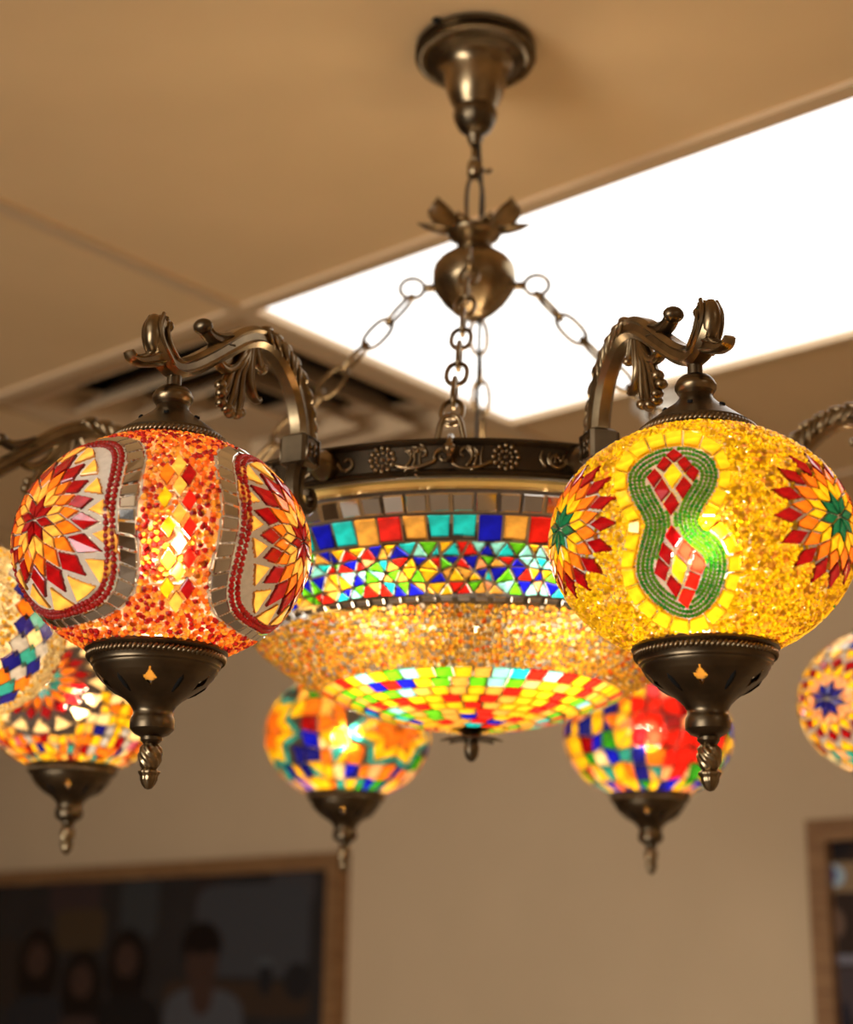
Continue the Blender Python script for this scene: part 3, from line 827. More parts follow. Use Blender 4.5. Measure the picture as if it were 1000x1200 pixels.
# ---- lamps
TH = {'G1': -22.5, 'G2': 22.5, 'B': -157.5, 'BR': 157.5, 'BL': -112.5, 'R': 115.5, 'L': -67.5, 'RF': 67.5}
LAMP_R, ZG = 2.387, 1.3723
def lamp_pos(k): return at(LAMP_R, rad(TH[k]) - DELTA, ZG)
def lamp_rot(k):
    """globe turned so that its own -y faces the camera"""
    p = lamp_pos(k) + Vector((0, 0, ZCEIL)); d = CAM - p
    return math.atan2(d.y, d.x) + PI / 2
LABELS = {'G1': 'orange beaded globe with red star medallions', 'G2': 'yellow globe with a green beaded figure-eight and red diamonds', 'B': 'multicoloured globe with orange and yellow stars outlined in teal',
          'BR': 'globe of red swirls and multicoloured chips', 'BL': 'globe with an orange and red rosette among mixed beads', 'L': 'cream beaded globe with blue and teal diamonds',
          'R': 'globe with a dark blue star medallion', 'RF': 'amber beaded globe with red stars'}
GLOBE = {}
for k in TH:
    me = bpy.data.meshes.new('globe_shade')
    o = link('globe_shade', me, CH, lamp_pos(k), lamp_rot(k)); o['label'] = LABELS[k]; GLOBE[k] = o
def pxg(k, x, y):
    """pixel of the photograph -> direction on globe k"""
    o = GLOBE[k]; c = lamp_pos(k) + Vector((0, 0, ZCEIL)); Rm = Matrix.Rotation(-lamp_rot(k), 3, 'Z')
    a = Rm @ (CAM - c); d = Rm @ pix_ray(x, y)
    S_ = np.array([1 / GA, 1 / GA, 1 / GB]); a = np.array(a) * S_; d = np.array(d) * S_
    A, Bq, Cq = d @ d, 2 * a @ d, a @ a - 1
    q = max(0, Bq * Bq - 4 * A * Cq); s_ = (-Bq - math.sqrt(q)) / (2 * A)
    p = a + d * s_; return p / np.linalg.norm(p)
def spin(D, deg):
    c, s_ = math.cos(rad(deg)), math.sin(rad(deg)); D = np.asarray(D)
    return np.stack([D[..., 0] * c - D[..., 1] * s_, D[..., 0] * s_ + D[..., 1] * c, D[..., 2]], -1)
def phi_of(D): return np.degrees(np.arctan2(D[..., 0], -D[..., 1]))

# ---- G1: orange globe with three star medallions and diamond panels
g = GLOBE['G1']; MED = [-55.0, 65.5, 185.2]
MX, MY = 31.8, 42.0
for c in MED:
    rosette(g, c, 0, ('red', 'amber', 'orange', 'red'), (11.5, 16.6, 22.2, 28.6), (MX, MY), 22.5, (24.6, MX + .2, 'amber'), .95)
P_, N_ = [], []
for c in MED:
    for dr in (1.6, 4.0):
        D = [azd(c, 0, superR(a, MX + dr, MY + dr, 3.0), a) for a in np.linspace(0, 360, 160, endpoint=False)]
        p, n = bead_row(g, D, .0205, .010, None, None); P_.append(p); N_.append(n)
    n = 40; R0, R1 = (MX + 5.8, MY + 5.2), (MX + 13.0, MY + 10.2)
    for k in range(n):
        a0, a1 = 360 * k / n, 360 * (k + 1) / n
        q = [azd(c, 0, superR(a, R[0], R[1], 3.0), a) for R, a in ((R0, a0), (R1, a0), (R1, a1), (R0, a1))]
        gtile(g, 'mirror_tile', 'mirror', q, .0035, .008)
domes(g, 'red_bead_rows', np.vstack(P_), np.vstack(N_), .0112 * G, ['bead_red'], [1], .12, 1.0)
def zpt(z, x0, y0, s): return [(x0 + s * a, y0 + s * b) for a, b in z]
panel = [('amber', 345, 180), ('orange', 292, 215), ('red', 390, 222), ('amber', 347, 272), ('yellow', 282, 320), ('scarlet', 392, 335), ('amber', 345, 395), ('lemon', 297, 450), ('scarlet', 393, 455),
         ('cream', 345, 525), ('lemon', 297, 595), ('scarlet', 390, 590), ('amber', 340, 650), ('yellow', 290, 722), ('red', 383, 725), ('amber', 330, 785)]  # middle diamonds take brighter glass: the bulb's hot spot put into the colour
panel_dirs = []
for col, X, Y in panel:
    q = [pxg('G1', *p) for p in zpt([(X, Y - 57), (X + 39, Y - 6), (X, Y + 57), (X - 39, Y + 6)], 120, 500, .26)]
    for s_ in (0, 120, -120):
        d = spin(np.array(q), s_); gtile(g, 'diamond_tile', col, d, .003)
        panel_dirs.append(d.mean(0) / np.linalg.norm(d.mean(0)))
def g1_beads(D):
    m = np.ones(len(D), bool)
    for c in MED:
        r, al = to_polar(c, 0, D); m &= r > superR(al, MX + 13.6, MY + 10.8, 3.0)
    return m
g1_tiles = [t for t in TILES if t[0] is g]
def g1_mask(D):
    P, _ = gs(D); return g1_beads(D) & ~covered(P, g1_tiles, 1.12)
bead_field(g, .0222, g1_mask, .0105, ['bead_orange', 'bead_amber', 'bead_red'], [.42, .28, .30])
def g1_frit(D):
    m = g1_beads(D).astype(int)
    for c in MED:
        r, al = to_polar(c, 0, D); m[(r > superR(al, MX + .6, MY + .6, 3.0)) & (r < superR(al, MX + 5.0, MY + 5.0, 3.0))] = 2
    return m
shell(g, 400, 150, g1_tiles, g1_frit, ['grout', 'frit_orange', 'frit_grey'])

# ---- G2: yellow globe with rosettes and figure-eight ribbons
g = GLOBE['G2']; ROS = [-62.5, 57.5, 177.5]
for c in ROS:
    rosette(g, c, 0, ('emerald', 'yellow', 'orange', 'red'), (12.5, 18.6, 25.5, 33.5), None, 22.5, None, .78)
def Z8(pts): return np.array([pxg('G2', *p) for p in zpt(pts, 730, 510, .1917)])
red8 = [[(315, 88), (372, 128), (312, 172), (262, 130)], [(258, 132), (306, 172), (252, 232), (205, 200)], [(200, 205), (245, 255), (190, 330), (145, 265)], [(245, 262), (297, 345), (237, 418), (190, 340)],
        [(303, 342), (352, 420), (297, 500), (245, 425)], [(330, 168), (380, 130), (428, 185), (378, 238)], [(380, 238), (428, 185), (472, 225), (438, 295)], [(318, 330), (375, 250), (430, 310), (370, 405)],
        [(300, 540), (367, 625), (318, 695), (256, 615)], [(246, 645), (312, 712), (290, 800), (218, 730)], [(218, 738), (290, 808), (264, 895), (190, 838)], [(290, 845), (368, 922), (332, 998), (264, 902)],
        [(366, 930), (450, 950), (400, 1058), (335, 1003)], [(372, 630), (434, 690), (397, 785), (328, 708)], [(440, 695), (512, 775), (482, 852), (408, 815)], [(408, 825), (482, 858), (452, 945), (373, 918)]]
yel8 = [[(310, 174), (368, 245), (303, 335), (250, 250)], [(325, 720), (398, 797), (366, 912), (297, 830)]]
out8 = [(330, 70), (430, 75), (520, 112), (575, 180), (585, 260), (560, 340), (505, 420), (462, 500), (480, 560), (560, 610), (620, 680), (640, 780), (620, 900), (560, 1030), (470, 1105), (400, 1122),
        (310, 1100), (200, 1030), (120, 940), (82, 850), (85, 760), (110, 660), (138, 560), (130, 510), (80, 430), (42, 350), (30, 260), (60, 190), (130, 130), (230, 85)]
O8 = np.array(out8, float)
def resample(P, step):
    P = np.vstack([P, P[:1]]); seg = np.linalg.norm(np.diff(P, axis=0), axis=1); cum = np.concatenate([[0], np.cumsum(seg)])
    n = int(cum[-1] / step); s_ = np.arange(n) * cum[-1] / n
    return np.stack([np.interp(s_, cum, P[:, i]) for i in range(2)], 1)
def chaikin(P, it=2):
    for _ in range(it):
        Q = np.roll(P, -1, 0); P = np.stack([P * .75 + Q * .25, P * .25 + Q * .75], 1).reshape(-1, 2)
    return P
O8 = chaikin(O8)
def inset(P, d):
    t = np.roll(P, -1, 0) - np.roll(P, 1, 0); t /= np.linalg.norm(t, axis=1, keepdims=True)
    return P + np.stack([-t[:, 1], t[:, 0]], 1) * d          # clockwise on screen: normal points inwards
rows8 = [(resample(inset(resample(O8, 20), d), 23)) for d in (12, 39, 66, 93, 120, 147)]
def in_poly2(P, poly):
    x, y = P[:, 0], P[:, 1]; ins = np.zeros(len(P), bool); n = len(poly)
    for i in range(n):
        (x1, y1), (x2, y2) = poly[i], poly[(i + 1) % n]
        c = ((y1 > y) != (y2 > y)) & (x < (x2 - x1) * (y - y1) / (y2 - y1 + 1e-9) + x1); ins ^= c
    return ins
dia = [[(315, 76), (484, 225), (296, 512), (132, 265)], [(300, 526), (524, 785), (400, 1070), (178, 838)]]
beads8 = np.vstack(rows8)
for dd in dia: beads8 = beads8[~in_poly2(beads8, dd)]
keep = []
for p in beads8:
    if all((p[0] - q[0]) ** 2 + (p[1] - q[1]) ** 2 > 17 ** 2 for q in keep[-160:]) : keep.append(p)
D8 = Z8(keep)
sq8 = []
ob = resample(inset(resample(O8, 20), -8), 97); oo = inset(ob, -86)
for k in range(len(ob)):
    k2 = (k + 1) % len(ob); q = [ob[k], ob[k2], oo[k2], oo[k]]
    sq8.append(Z8(q))
P_, N_ = [], []
for s_ in (0, 120, -120):
    for q in red8:
        bright = np.mean([p[0] for p in q]) > 320 and np.mean([p[1] for p in q]) > 330  # reds near the bulb are brighter, its glow put into their colour
        gtile(g, 'diamond_tile', 'scarlet' if bright else 'red', spin(Z8(q), s_), .002)
    for q in yel8: gtile(g, 'diamond_tile', 'lemon', spin(Z8(q), s_), .002)
    for q in sq8:
        q = spin(q, s_); m = q.mean(0); m /= np.linalg.norm(m)
        if -.88 < m[2] < .90: gtile(g, 'square_tile', 'lemon', q, .0035)
    p, n = gs(spin(D8, s_)); P_.append(p); N_.append(n)
domes(g, 'green_bead_rows', np.vstack(P_), np.vstack(N_), .0072 * G, ['bead_green', 'green'], [.7, .3], .12, 1.1)
ALL8 = [spin(Z8(inset(resample(O8, 30), -4)), s_) for s_ in (0, 120, -120)]
def in_ribbon(D):
    m = np.zeros(len(D), bool)
    for A in ALL8:
        c = A.mean(0); c /= np.linalg.norm(c)
        ph0 = phi_of(c); sel = np.nonzero(D @ c > .3)[0]
        if len(sel):
            pq = np.stack([((phi_of(D[sel]) - ph0 + 180) % 360) - 180, np.degrees(np.arcsin(D[sel][:, 2]))], 1)
            pl = np.stack([((phi_of(A) - ph0 + 180) % 360) - 180, np.degrees(np.arcsin(A[:, 2]))], 1)
            m[sel] |= in_poly2(pq, pl)
    return m
g2_tiles = [t for t in TILES if t[0] is g]
def g2_mask(D):
    P, _ = gs(D); m = ~in_ribbon(D); i = np.nonzero(m)[0]
    for c in ROS:
        r, _ = to_polar(c, 0, D); m &= r > 21
    m[i] &= ~covered(P[i], g2_tiles, 1.06); return m
bead_field(g, .0175, g2_mask, .0092, ['bead_yellow', 'bead_gold', 'bead_amber'], [.78, .18, .04], jag=.7, h=.85, flat=True)
def g2_frit(D):
    m = np.ones(len(D), bool)
    for c in ROS:
        r, _ = to_polar(c, 0, D); m &= r > 26
    m = m.astype(int); m[in_ribbon(D)] = 2
    return m
shell(g, 400, 150, g2_tiles, g2_frit, ['grout', 'frit_yellow', 'frit_grey'])

# ---- the globes further round the ring
def field(o, rows, colfn, name, t0=-62, t1=65, n=36, split=.3, skip=None, jit=.24, gap=.0035):
    """rows of broken glass chips sharing jittered corners; colfn(phi, t) gives the colour"""
    dt, da = (t1 - t0) / rows, 360 / n
    V = [[(da * (k + random.uniform(-jit, jit)), t0 + dt * (i + (random.uniform(-jit, jit) if 0 < i < rows else 0))) for k in range(n)] for i in range(rows + 1)]
    def pt(i, k):
        a, t = V[i][k % n]; return a + 360 * (k // n), t
    for i in range(rows):
        for k in range(n):
            q = [pt(i, k), pt(i, k + 1), pt(i + 1, k + 1), pt(i + 1, k)]
            am, tm = sum(p[0] for p in q) / 4, sum(p[1] for p in q) / 4
            phm = (am + 180) % 360 - 180
            if skip is not None and skip(dirv(phm, tm)[None])[0]: continue
            d = [dirv(*p) for p in q]
            if random.random() < split:
                ts = ([d[0], d[1], d[2]], [d[0], d[2], d[3]]) if random.random() < .5 else ([d[0], d[1], d[3]], [d[1], d[2], d[3]])
                for t in ts: gtile(o, name, colfn(phm, tm), t, gap)
            else: gtile(o, name, colfn(phm, tm), d, gap)
def star_bands(o, phi0, t0, n, bands, rot=0, name='star_tile'):
    """nested star outlines: list of (tip radius, valley radius, colour) from the centre outwards"""
    prev = (0.4, 0.4)
    for tip, val, col in bands:
        for k in range(n):
            a = 360 * k / n + rot; h = 180 / n
            for s_ in (-1, 1):
                gtile(o, name, col, [azd(phi0, t0, prev[0], a), azd(phi0, t0, prev[1], a + s_ * h), azd(phi0, t0, val, a + s_ * h), azd(phi0, t0, tip, a)], .003)
        prev = (tip, val)
PALETTE = ['yellow', 'orange', 'navy', 'blue', 'green', 'lemon', 'peach', 'scarlet', 'amber', 'teal', 'cream', 'red']
PW = [.17, .10, .12, .09, .11, .10, .06, .06, .05, .08, .03, .03]
def rcol(*_): return random.choices(PALETTE, PW)[0]
# B: orange stars outlined in teal, chips between
g = GLOBE['B']; STARS = [-72, 38, 148]
for c in STARS: star_bands(g, c, 0, 7, [(24, 15, 'orange'), (35, 24, 'yellow'), (41, 29.5, 'teal')], 90)
def sk(D):
    m = np.zeros(len(D), bool)
    for c in STARS:
        r, al = to_polar(c, 0, D); ph = np.abs(((al - 90) % (360 / 7)) / (360 / 7) - .5) * 2; m |= r < 31 + 12 * ph
    return m
field(g, 9, rcol, 'chip_tile', skip=sk, n=34)
def finish(k, mats, mask=None, segs=220, rows=90):
    g = GLOBE[k]; shell(g, segs, rows, [t for t in TILES if t[0] is g], mask, mats)
finish('B', ['grout_dark'])
# BR: red swirls on the right, chips on the left
def brcol(phi, t):
    d = (phi - 28) / 36 + .0; e_ = (t - 4) / 44
    if d * d + e_ * e_ < 1: return random.choices(['scarlet', 'peach', 'red', 'orange'], [.6, .16, .14, .10])[0]
    d = (phi - 160) / 36
    if d * d + e_ * e_ < 1: return random.choices(['scarlet', 'peach', 'red'], [.6, .2, .2])[0]
    return rcol()
field(GLOBE['BR'], 9, brcol, 'chip_tile', n=34); finish('BR', ['grout_dark'])
# BL: rosette with teal heart, small mixed pieces round it
g = GLOBE['BL']
RB = [-24, 96, 216]
for c in RB: rosette(g, c, 4, ('yellow', 'teal', 'orange', 'red'), (11, 16, 25, 31), None, 0, (28, 39, 'cream'))
def sk(D):
    m = np.zeros(len(D), bool)
    for c in RB: m |= to_polar(c, 4, D)[0] < 42
    return m
field(g, 15, lambda p, t: random.choices(['yellow', 'orange', 'amber', 'lemon', 'red', 'teal', 'navy', 'grey', 'cream', 'pink'], [.22, .2, .14, .12, .08, .06, .05, .06, .05, .02])[0], 'chip_tile', skip=sk, n=54, split=.15)
finish('BL', ['grout_dark'])
# L: cream beads, diamond columns and a red and yellow rosette
g = GLOBE['L']
cols = [('navy', 'teal', 'navy'), ('orange', 'grey', 'orange'), ('navy', 'teal', 'navy'), ('grey', 'cream', 'grey')]
for s_ in (45, 165, 285):
    for i in range(-4, 4):
        for j in (-1, 0, 1):
            t = i * 11 - 2 + (5.5 if j == 0 else 0) - 3; ph = s_ + j * 7.5 / math.cos(rad(t))
            w = 6.6 / math.cos(rad(t))
            gtile(g, 'diamond_tile', cols[i % 4][j + 1], [dirv(ph, t - 8.5), dirv(ph + w, t), dirv(ph, t + 8.5), dirv(ph - w, t)], .003)
RL = [-15, 105, 225]
for c in RL: rosette(g, c, -10, ('navy', 'teal', 'yellow', 'red'), (9, 15, 22, 29), None)
l_tiles = [t for t in TILES if t[0] is g]
def l_mask(D):
    P, _ = gs(D); m = ~covered(P, l_tiles, 1.15)
    for c in RL: m &= to_polar(c, -10, D)[0] > 20
    return m
bead_field(g, .024, l_mask, .012, ['bead_cream', 'bead_gold', 'cream'], [.6, .2, .2])
finish('L', ['grout', 'frit_cream'], lambda D: np.all([to_polar(c, -10, D)[0] > 24 for c in RL], axis=0))
# R: blue star medallions
g = GLOBE['R']; RR = [-42, 78, 198]
for c in RR: rosette(g, c, -4, ('navy', 'peach', 'yellow', 'red'), (15, 20, 28, 33), None, 22.5, (30, 40, 'yellow'))
def sk(D):
    m = np.zeros(len(D), bool)
    for c in RR: m |= to_polar(c, -4, D)[0] < 42
    return m
field(g, 12, lambda p, t: random.choices(['cream', 'peach', 'teal', 'navy', 'yellow', 'red', 'grey'], [.42, .1, .14, .1, .1, .06, .08])[0], 'chip_tile', skip=sk, n=44, split=.1)
finish('R', ['grout'])
# RF: just outside the picture on the right
g = GLOBE['RF']; RF = [0, 120, 240]
for c in RF: rosette(g, c, 0, ('red', 'yellow', 'orange', 'red'), (12, 18, 25, 32), None)
rf_tiles = [t for t in TILES if t[0] is g]
def rf_mask(D):
    P, _ = gs(D); m = ~covered(P, rf_tiles, 1.1)
    for c in RF: m &= to_polar(c, 0, D)[0] > 20
    return m
bead_field(g, .026, rf_mask, .013, ['bead_amber', 'bead_gold'], [.7, .3])
finish('RF', ['grout', 'frit_cream'], lambda D: np.all([to_polar(c, 0, D)[0] > 26 for c in RF], axis=0))

# ---- the bowl: conical band, then a shallow dish
ZD0, ZD1, RD0, RD1, DEPTH = 1.865, 1.455, 1.30, 1.02, .37
SR = (RD1 ** 2 + DEPTH ** 2) / (2 * DEPTH)
def bowl_rz(s_):
    """s 0..1 down the band, 1..2 over the dish to the centre"""
    if s_ <= 1: return RD0 + (RD1 - RD0) * s_ + .012 * math.sin(PI * s_), ZD0 + (ZD1 - ZD0) * s_
    r = RD1 * (2 - s_); return r, ZD1 + (SR - DEPTH) - math.sqrt(SR * SR - r * r)
def bowl_pn(th, s_):
    e_ = .004
    def raw(q):
        r, z = bowl_rz(q); return r, z
    r, z = raw(s_); lo, hi = (max(0, s_ - e_), min(1, s_ + e_)) if s_ <= 1 else (max(1.0001, s_ - e_), min(2, s_ + e_))
    (ra, za), (rb, zb) = raw(lo), raw(hi); dr, dz = rb - ra, zb - za; L = math.hypot(dr, dz)
    nr, nz = -dz / L, dr / L
    c_, sn = math.sin(th), -math.cos(th)
    return np.array([r * G * c_, r * G * sn, Z(z)]), np.array([nr * c_, nr * sn, nz])
bowl_me = bpy.data.meshes.new('bowl'); bowl = link('bowl', bowl_me, CH); bowl['label'] = 'mosaic glass bowl of bright triangles and squares'
def btile(name, mat, q, gap=.0055, h=.010):
    pn = [bowl_pn(*x) for x in q]; tile(bowl, name, MAT[mat], [p for p, _ in pn], [n for _, n in pn], gap, h)
TO = -DELTA
n = 84
for k in range(n): btile('mirror_tile', 'mirror', [(TO + 2 * PI * (k + a) / n, s_) for a, s_ in ((0, .04), (1, .04), (1, .215), (0, .215))], .006)
BW = {'turq': .10, 'blue': .19, 'scarlet': .17, 'amber': .15, 'lime': .15, 'lemon': .09, 'pale_turq': .11, 'peach': .04}
BCOL = list(BW); BWW = list(BW.values())
n = 74; last = None
for k in range(n):
    c = random.choices(['turq', 'scarlet', 'amber', 'blue', 'peach', 'orange'], [.24, .26, .2, .14, .08, .08])[0]
    if c == last: c = random.choice(['turq', 'blue', 'amber'])
    last = c
    lo = .455 + random.uniform(-.02, .03)
    btile('band_tile', c, [(TO + 2 * PI * (k + a) / n, s_) for a, s_ in ((0.02, .23), (1, .23), (1 + random.uniform(-.12, .05), lo), (random.uniform(-.05, .12), lo + random.uniform(-.02, .02)))], .005)
rowsS = [.472, .585, .70, .815, .928]; n = 98
VR = [[(TO + 2 * PI * (k + .5 * (i % 2) + random.uniform(-.26, .26)) / n, rowsS[i] + (random.uniform(-.028, .028) if 0 < i < 4 else random.uniform(-.012, .012))) for k in range(n)] for i in range(5)]
def vr(i, k): a, q = VR[i][k % n]; return a + 2 * PI * (k // n), q
last = None
for i in range(4):
    for k in range(n):
        o_ = 1 if i % 2 else 0
        for q in ([vr(i, k), vr(i, k + 1), vr(i + 1, k + o_)], [vr(i, k), vr(i + 1, k + o_), vr(i + 1, k + o_ - 1)]):
            c = random.choices(BCOL, BWW)[0]
            if c == last: c = random.choices(BCOL, BWW)[0]
            last = c
            btile('triangle_tile', c, q, .0042)
n = 88
for k in range(n): btile('mirror_tile', 'mirror', [(TO + 2 * PI * (k + a) / n, s_) for a, s_ in ((0, .935), (1, .935), (1, .995), (0, .995))], .005, .006)
# dish squares
rr = [.705, .638, .571, .504, .437, .370, .303, .236, .169, .10]
for i in range(len(rr) - 1):
    rm = (rr[i] + rr[i + 1]) / 2; n = max(8, int(2 * PI * rm / .080)); sh = random.random(); last = None
    s0, s1 = 2 - rr[i] / RD1, 2 - rr[i + 1] / RD1
    for k in range(n):
        c = random.choices(['lemon', 'amber', 'scarlet', 'lime', 'pale_turq', 'turq', 'blue', 'peach'], [.30, .18, .17, .12, .11, .06, .05, .01])[0]
        if c == last and c != 'lemon': c = 'lemon'
        last = c
        btile('dish_tile', c, [(TO + 2 * PI * (k + sh + a + random.uniform(-.04, .04)) / n, s_) for a, s_ in ((0, s0), (1, s0), (1, s1), (0, s1))], .004)
# beads between band and dish squares
P_, N_ = [], []
for r in np.arange(1.005, .712, -.0205):
    n = int(2 * PI * r / .0235); sh = random.random()
    for k in range(n):
        p, nn = bowl_pn(2 * PI * (k + sh + random.uniform(-.3, .3)) / n, 2 - (r + random.uniform(-.006, .006)) / RD1); P_.append(p); N_.append(nn)
domes(bowl, 'glass_beads', P_, N_, .0115 * G, ['bead_gold', 'bead_amber', 'bead_bronze', 'bead_grey', 'bead_orange', 'bead_cream'], [.34, .22, .22, .09, .07, .06], .5, .9)
def build_bowl():
    segs = 520; ss = np.concatenate([np.linspace(0.0, 1, 42), np.linspace(1.0001, 1.93, 70)])
    V = []; ths = TO + 2 * PI * np.arange(segs) / segs
    for s_ in ss:
        p, nn = bowl_pn(0.0, float(s_)); r = -p[1]; nr, nz = -nn[1], nn[2]
        r2, z2 = r - nr * .0003, p[2] - nz * .0003
        V.append(np.stack([r2 * np.sin(ths), -r2 * np.cos(ths), np.full(segs, z2)], 1))
    V = np.array(V); C = (V[:-1] + V[1:]) / 2; C = (C + np.roll(C, -1, 1)) / 2
    bt = [t for t in TILES if t[0] is bowl]
    cov = covered(C.reshape(-1, 3), bt, .95)
    sm = (ss[:-1] + ss[1:]) / 2
    bead = np.repeat((sm > 1) & (sm < 2 - .708 / RD1), segs)
    i, k = np.divmod(np.nonzero(~cov)[0], segs); k2 = (k + 1) % segs
    F_ = np.stack([i * segs + k, i * segs + k2, (i + 1) * segs + k2, (i + 1) * segs + k], 1)
    me = bowl_me; Vf = V.reshape(-1, 3)
    me.vertices.add(len(Vf)); me.vertices.foreach_set('co', Vf.ravel())
    me.loops.add(len(F_) * 4); me.loops.foreach_set('vertex_index', F_.ravel().astype(np.int32))
    me.polygons.add(len(F_)); me.polygons.foreach_set('loop_start', np.arange(len(F_), dtype=np.int32) * 4)
    me.polygons.foreach_set('material_index', bead[~cov].astype(np.int32))
    me.polygons.foreach_set('use_smooth', np.ones(len(F_), bool))
    me.materials.append(MAT['grout_dark']); me.materials.append(MAT['frit_gold'])
    me.update(); me.validate()
build_bowl()
mb = MB(); zb = bowl_rz(1.93)[1]
mb.lathe([(r * G, Z(z)) for r, z in [(0, zb + .03), (.06, zb + .02), (.085, zb), (.05, zb - .02), (.03, zb - .045), (.032, 1.02), (.036, .99), (.03, .955), (.015, .935), (0, .93)]], 24)
bf = mb.build('bowl_finial', B2, CH, angle=60)
for k in range(8):
    mb = MB(); mb.add(*petal(gl_([(0, 0), (.05, .004), (.09, .004), (.125, .0)]), .045 * G, .15)); mb.build('petal', B2, bf, (.022 * G * math.cos(k * PI / 4), .022 * G * math.sin(k * PI / 4), Z(1.03)), k * PI / 4)

# ---- build the mosaic pieces: the ones that show largest as parts of their own, the others joined
def build_tiles():
    groups = {}
    for t in TILES:
        par = t[0]; c = sum(t[3]) / len(t[3]); n = sum(t[4]) / len(t[4])
        Rm = Matrix.Rotation(par.rotation_euler.z, 3, 'Z')
        wc = Rm @ Vector(c) + par.location + Vector((0, 0, ZCEIL)); wn = Rm @ Vector(n)
        v = CAM - wc; dd = v.length
        P = t[3]; ar = sum(np.linalg.norm(np.cross(P[i] - P[0], P[i + 1] - P[0])) / 2 for i in range(1, len(P) - 1))
        rel = wc - CAM; dep = rel.dot(FWD); px = 500 + F_PX * rel.dot(RIGHT) / dep
        vis = ar * max(0.0, wn.dot(v / dd)) / dd ** 2 * (1 if -20 < px < 1020 else 0)
        groups.setdefault(t[1], []).append((vis, t))
    for name, lst in groups.items():
        lst.sort(key=lambda x: -x[0])
        rest = {}
        for i, (vis, t) in enumerate(lst):
            if i < 290 and vis > 0:
                c, V, Fc = tile_geo(t)
                me = bpy.data.meshes.new(name); me.from_pydata([tuple(p - c) for p in V], [], Fc); me.materials.append(t[2])
                link(name, me, t[0], tuple(c))
            else: rest.setdefault(t[0].name, []).append(t)
        for par, ts in rest.items():
            mats = []; V, Fc, mi = [], [], []
            for t in ts:
                _, v, f = tile_geo(t); o = len(V); V += [tuple(p) for p in v]; Fc += [tuple(q + o for q in ff) for ff in f]
                if t[2] not in mats: mats.append(t[2])
                mi += [mats.index(t[2])] * len(f)
            nm = name.replace('_tile', '_mosaic')
            me = bpy.data.meshes.new(nm); me.from_pydata(V, [], Fc); me.polygons.foreach_set('material_index', mi)
            for m in mats: me.materials.append(m)
            tag(link(nm, me, ts[0][0]), kind='stuff')
build_tiles()

# ------------------------------------------------------------------ brass fittings of one lamp (local to the globe centre)
def rope(r, z, n, tilt, th, slope=0.0):
    m = MB()
    for k in range(n):
        a = 2 * PI * k / n; b = a + tilt
        p = [((r + slope * s_) * G * math.cos(a + (b - a) * (s_ + 1) / 2), (r + slope * s_) * G * math.sin(a + (b - a) * (s_ + 1) / 2), (z + .0095 * s_) * G) for s_ in (-1, 0, 1)]
        m.tube(p, [th * .7 * G, th * G, th * .7 * G], 6)
    return m
def dense(prof, step):
    out = []
    for (a, b), (c, d) in zip(prof[:-1], prof[1:]):
        n = max(1, int(math.hypot(c - a, d - b) / step))
        out += [(a + (c - a) * i / n, b + (d - b) * i / n) for i in range(n)]
    return out + [prof[-1]]
cup_prof = [(.225, -.342), (.237, -.350), (.240, -.360), (.232, -.366), (.226, -.372), (.224, -.390), (.217, -.398), (.216, -.408), (.209, -.414), (.207, -.424), (.201, -.430), (.196, -.442), (.175, -.465), (.149, -.484), (.12, -.504), (.095, -.521), (.076, -.540), (.066, -.558), (.066, -.57), (.0735, -.585), (.0745, -.60), (.0735, -.618), (.058, -.634), (.036, -.644), (.036, -.655), (.024, -.668), (.0, -.668)]
def cup_hole(a, z):
    z /= G
    k = ((a - 12) % 72) / 72 * 2 - 1        # five stars
    w, hh = .25, .030
    return (abs(k / w) ** .7 + abs((z + .470) / hh) ** .7) < 1
mb = MB(); mb.lathe(dense(sc(cup_prof), .0035 * G * 2.2), 220, skip=cup_hole)
CUP = mb.mesh('bottom_cup'); CUP.materials.append(B2); CUP.materials.append(B1)
mb = MB(); mb.lathe(sc([(.184, -.440), (.164, -.463), (.138, -.484), (.110, -.504), (.088, -.520)]), 64); LINER = mb.mesh('amber_liner'); LINER.materials.append(MAT['bead_bronze'])  # liner added inside the cup to dim and tint the glow in the stars
CUP_TRIM = rope(.2275, -.381, 84, .085, .0075, .002).mesh('rope_trim'); CUP_TRIM.materials.append(B1)
mb = MB()
fin = [(.022, -.664), (.034, -.680), (.0385, -.700), (.036, -.722), (.027, -.744), (.022, -.750), (.0, -.750)]
mb.lathe(dense(sc(fin), .004 * G), 40, mod=lambda a, z: 1 + .09 * math.cos(7 * (a + z / G * 26)))
mb.lathe(dense(sc([(.0, -.744), (.02, -.746), (.034, -.757), (.033, -.763), (.0275, -.772), (.0265, -.785), (.0205, -.80), (.011, -.813), (.0, -.817)]), .004 * G), 36, mod=lambda a, z: 1 + .09 * math.cos(8 * a))
FINIAL = mb.mesh('finial'); FINIAL.materials.append(B1)
mb = MB()
for a in (0.0,):
    p = [(r * G * math.cos(a), r * G * math.sin(a), z * G) for r, z in ((.184, -.444), (.165, -.466), (.136, -.487), (.113, -.503))]
    mb.tube(p, [.006 * G, .0105 * G, .0105 * G, .006 * G], 8)
SLOT = mb.mesh('slot'); SLOT.materials.append(MAT['dark'])  # solid black bar, stands for the dark inside an opening in the cup
cap_prof = [(.196, .346), (.212, .350), (.214, .360), (.205, .366), (.202, .372), (.196, .388), (.189, .394), (.187, .404), (.176, .412), (.160, .424), (.135, .444), (.105, .468), (.078, .488), (.060, .508), (.055, .522), (.062, .53), (.069, .545), (.070, .56), (.064, .575), (.052, .588), (.034, .592), (.026, .60), (.026, .655), (.0, .655)]
mb = MB(); mb.lathe(sc(cap_prof), 72); CAP = mb.mesh('top_cap'); CAP.materials.append(B2)
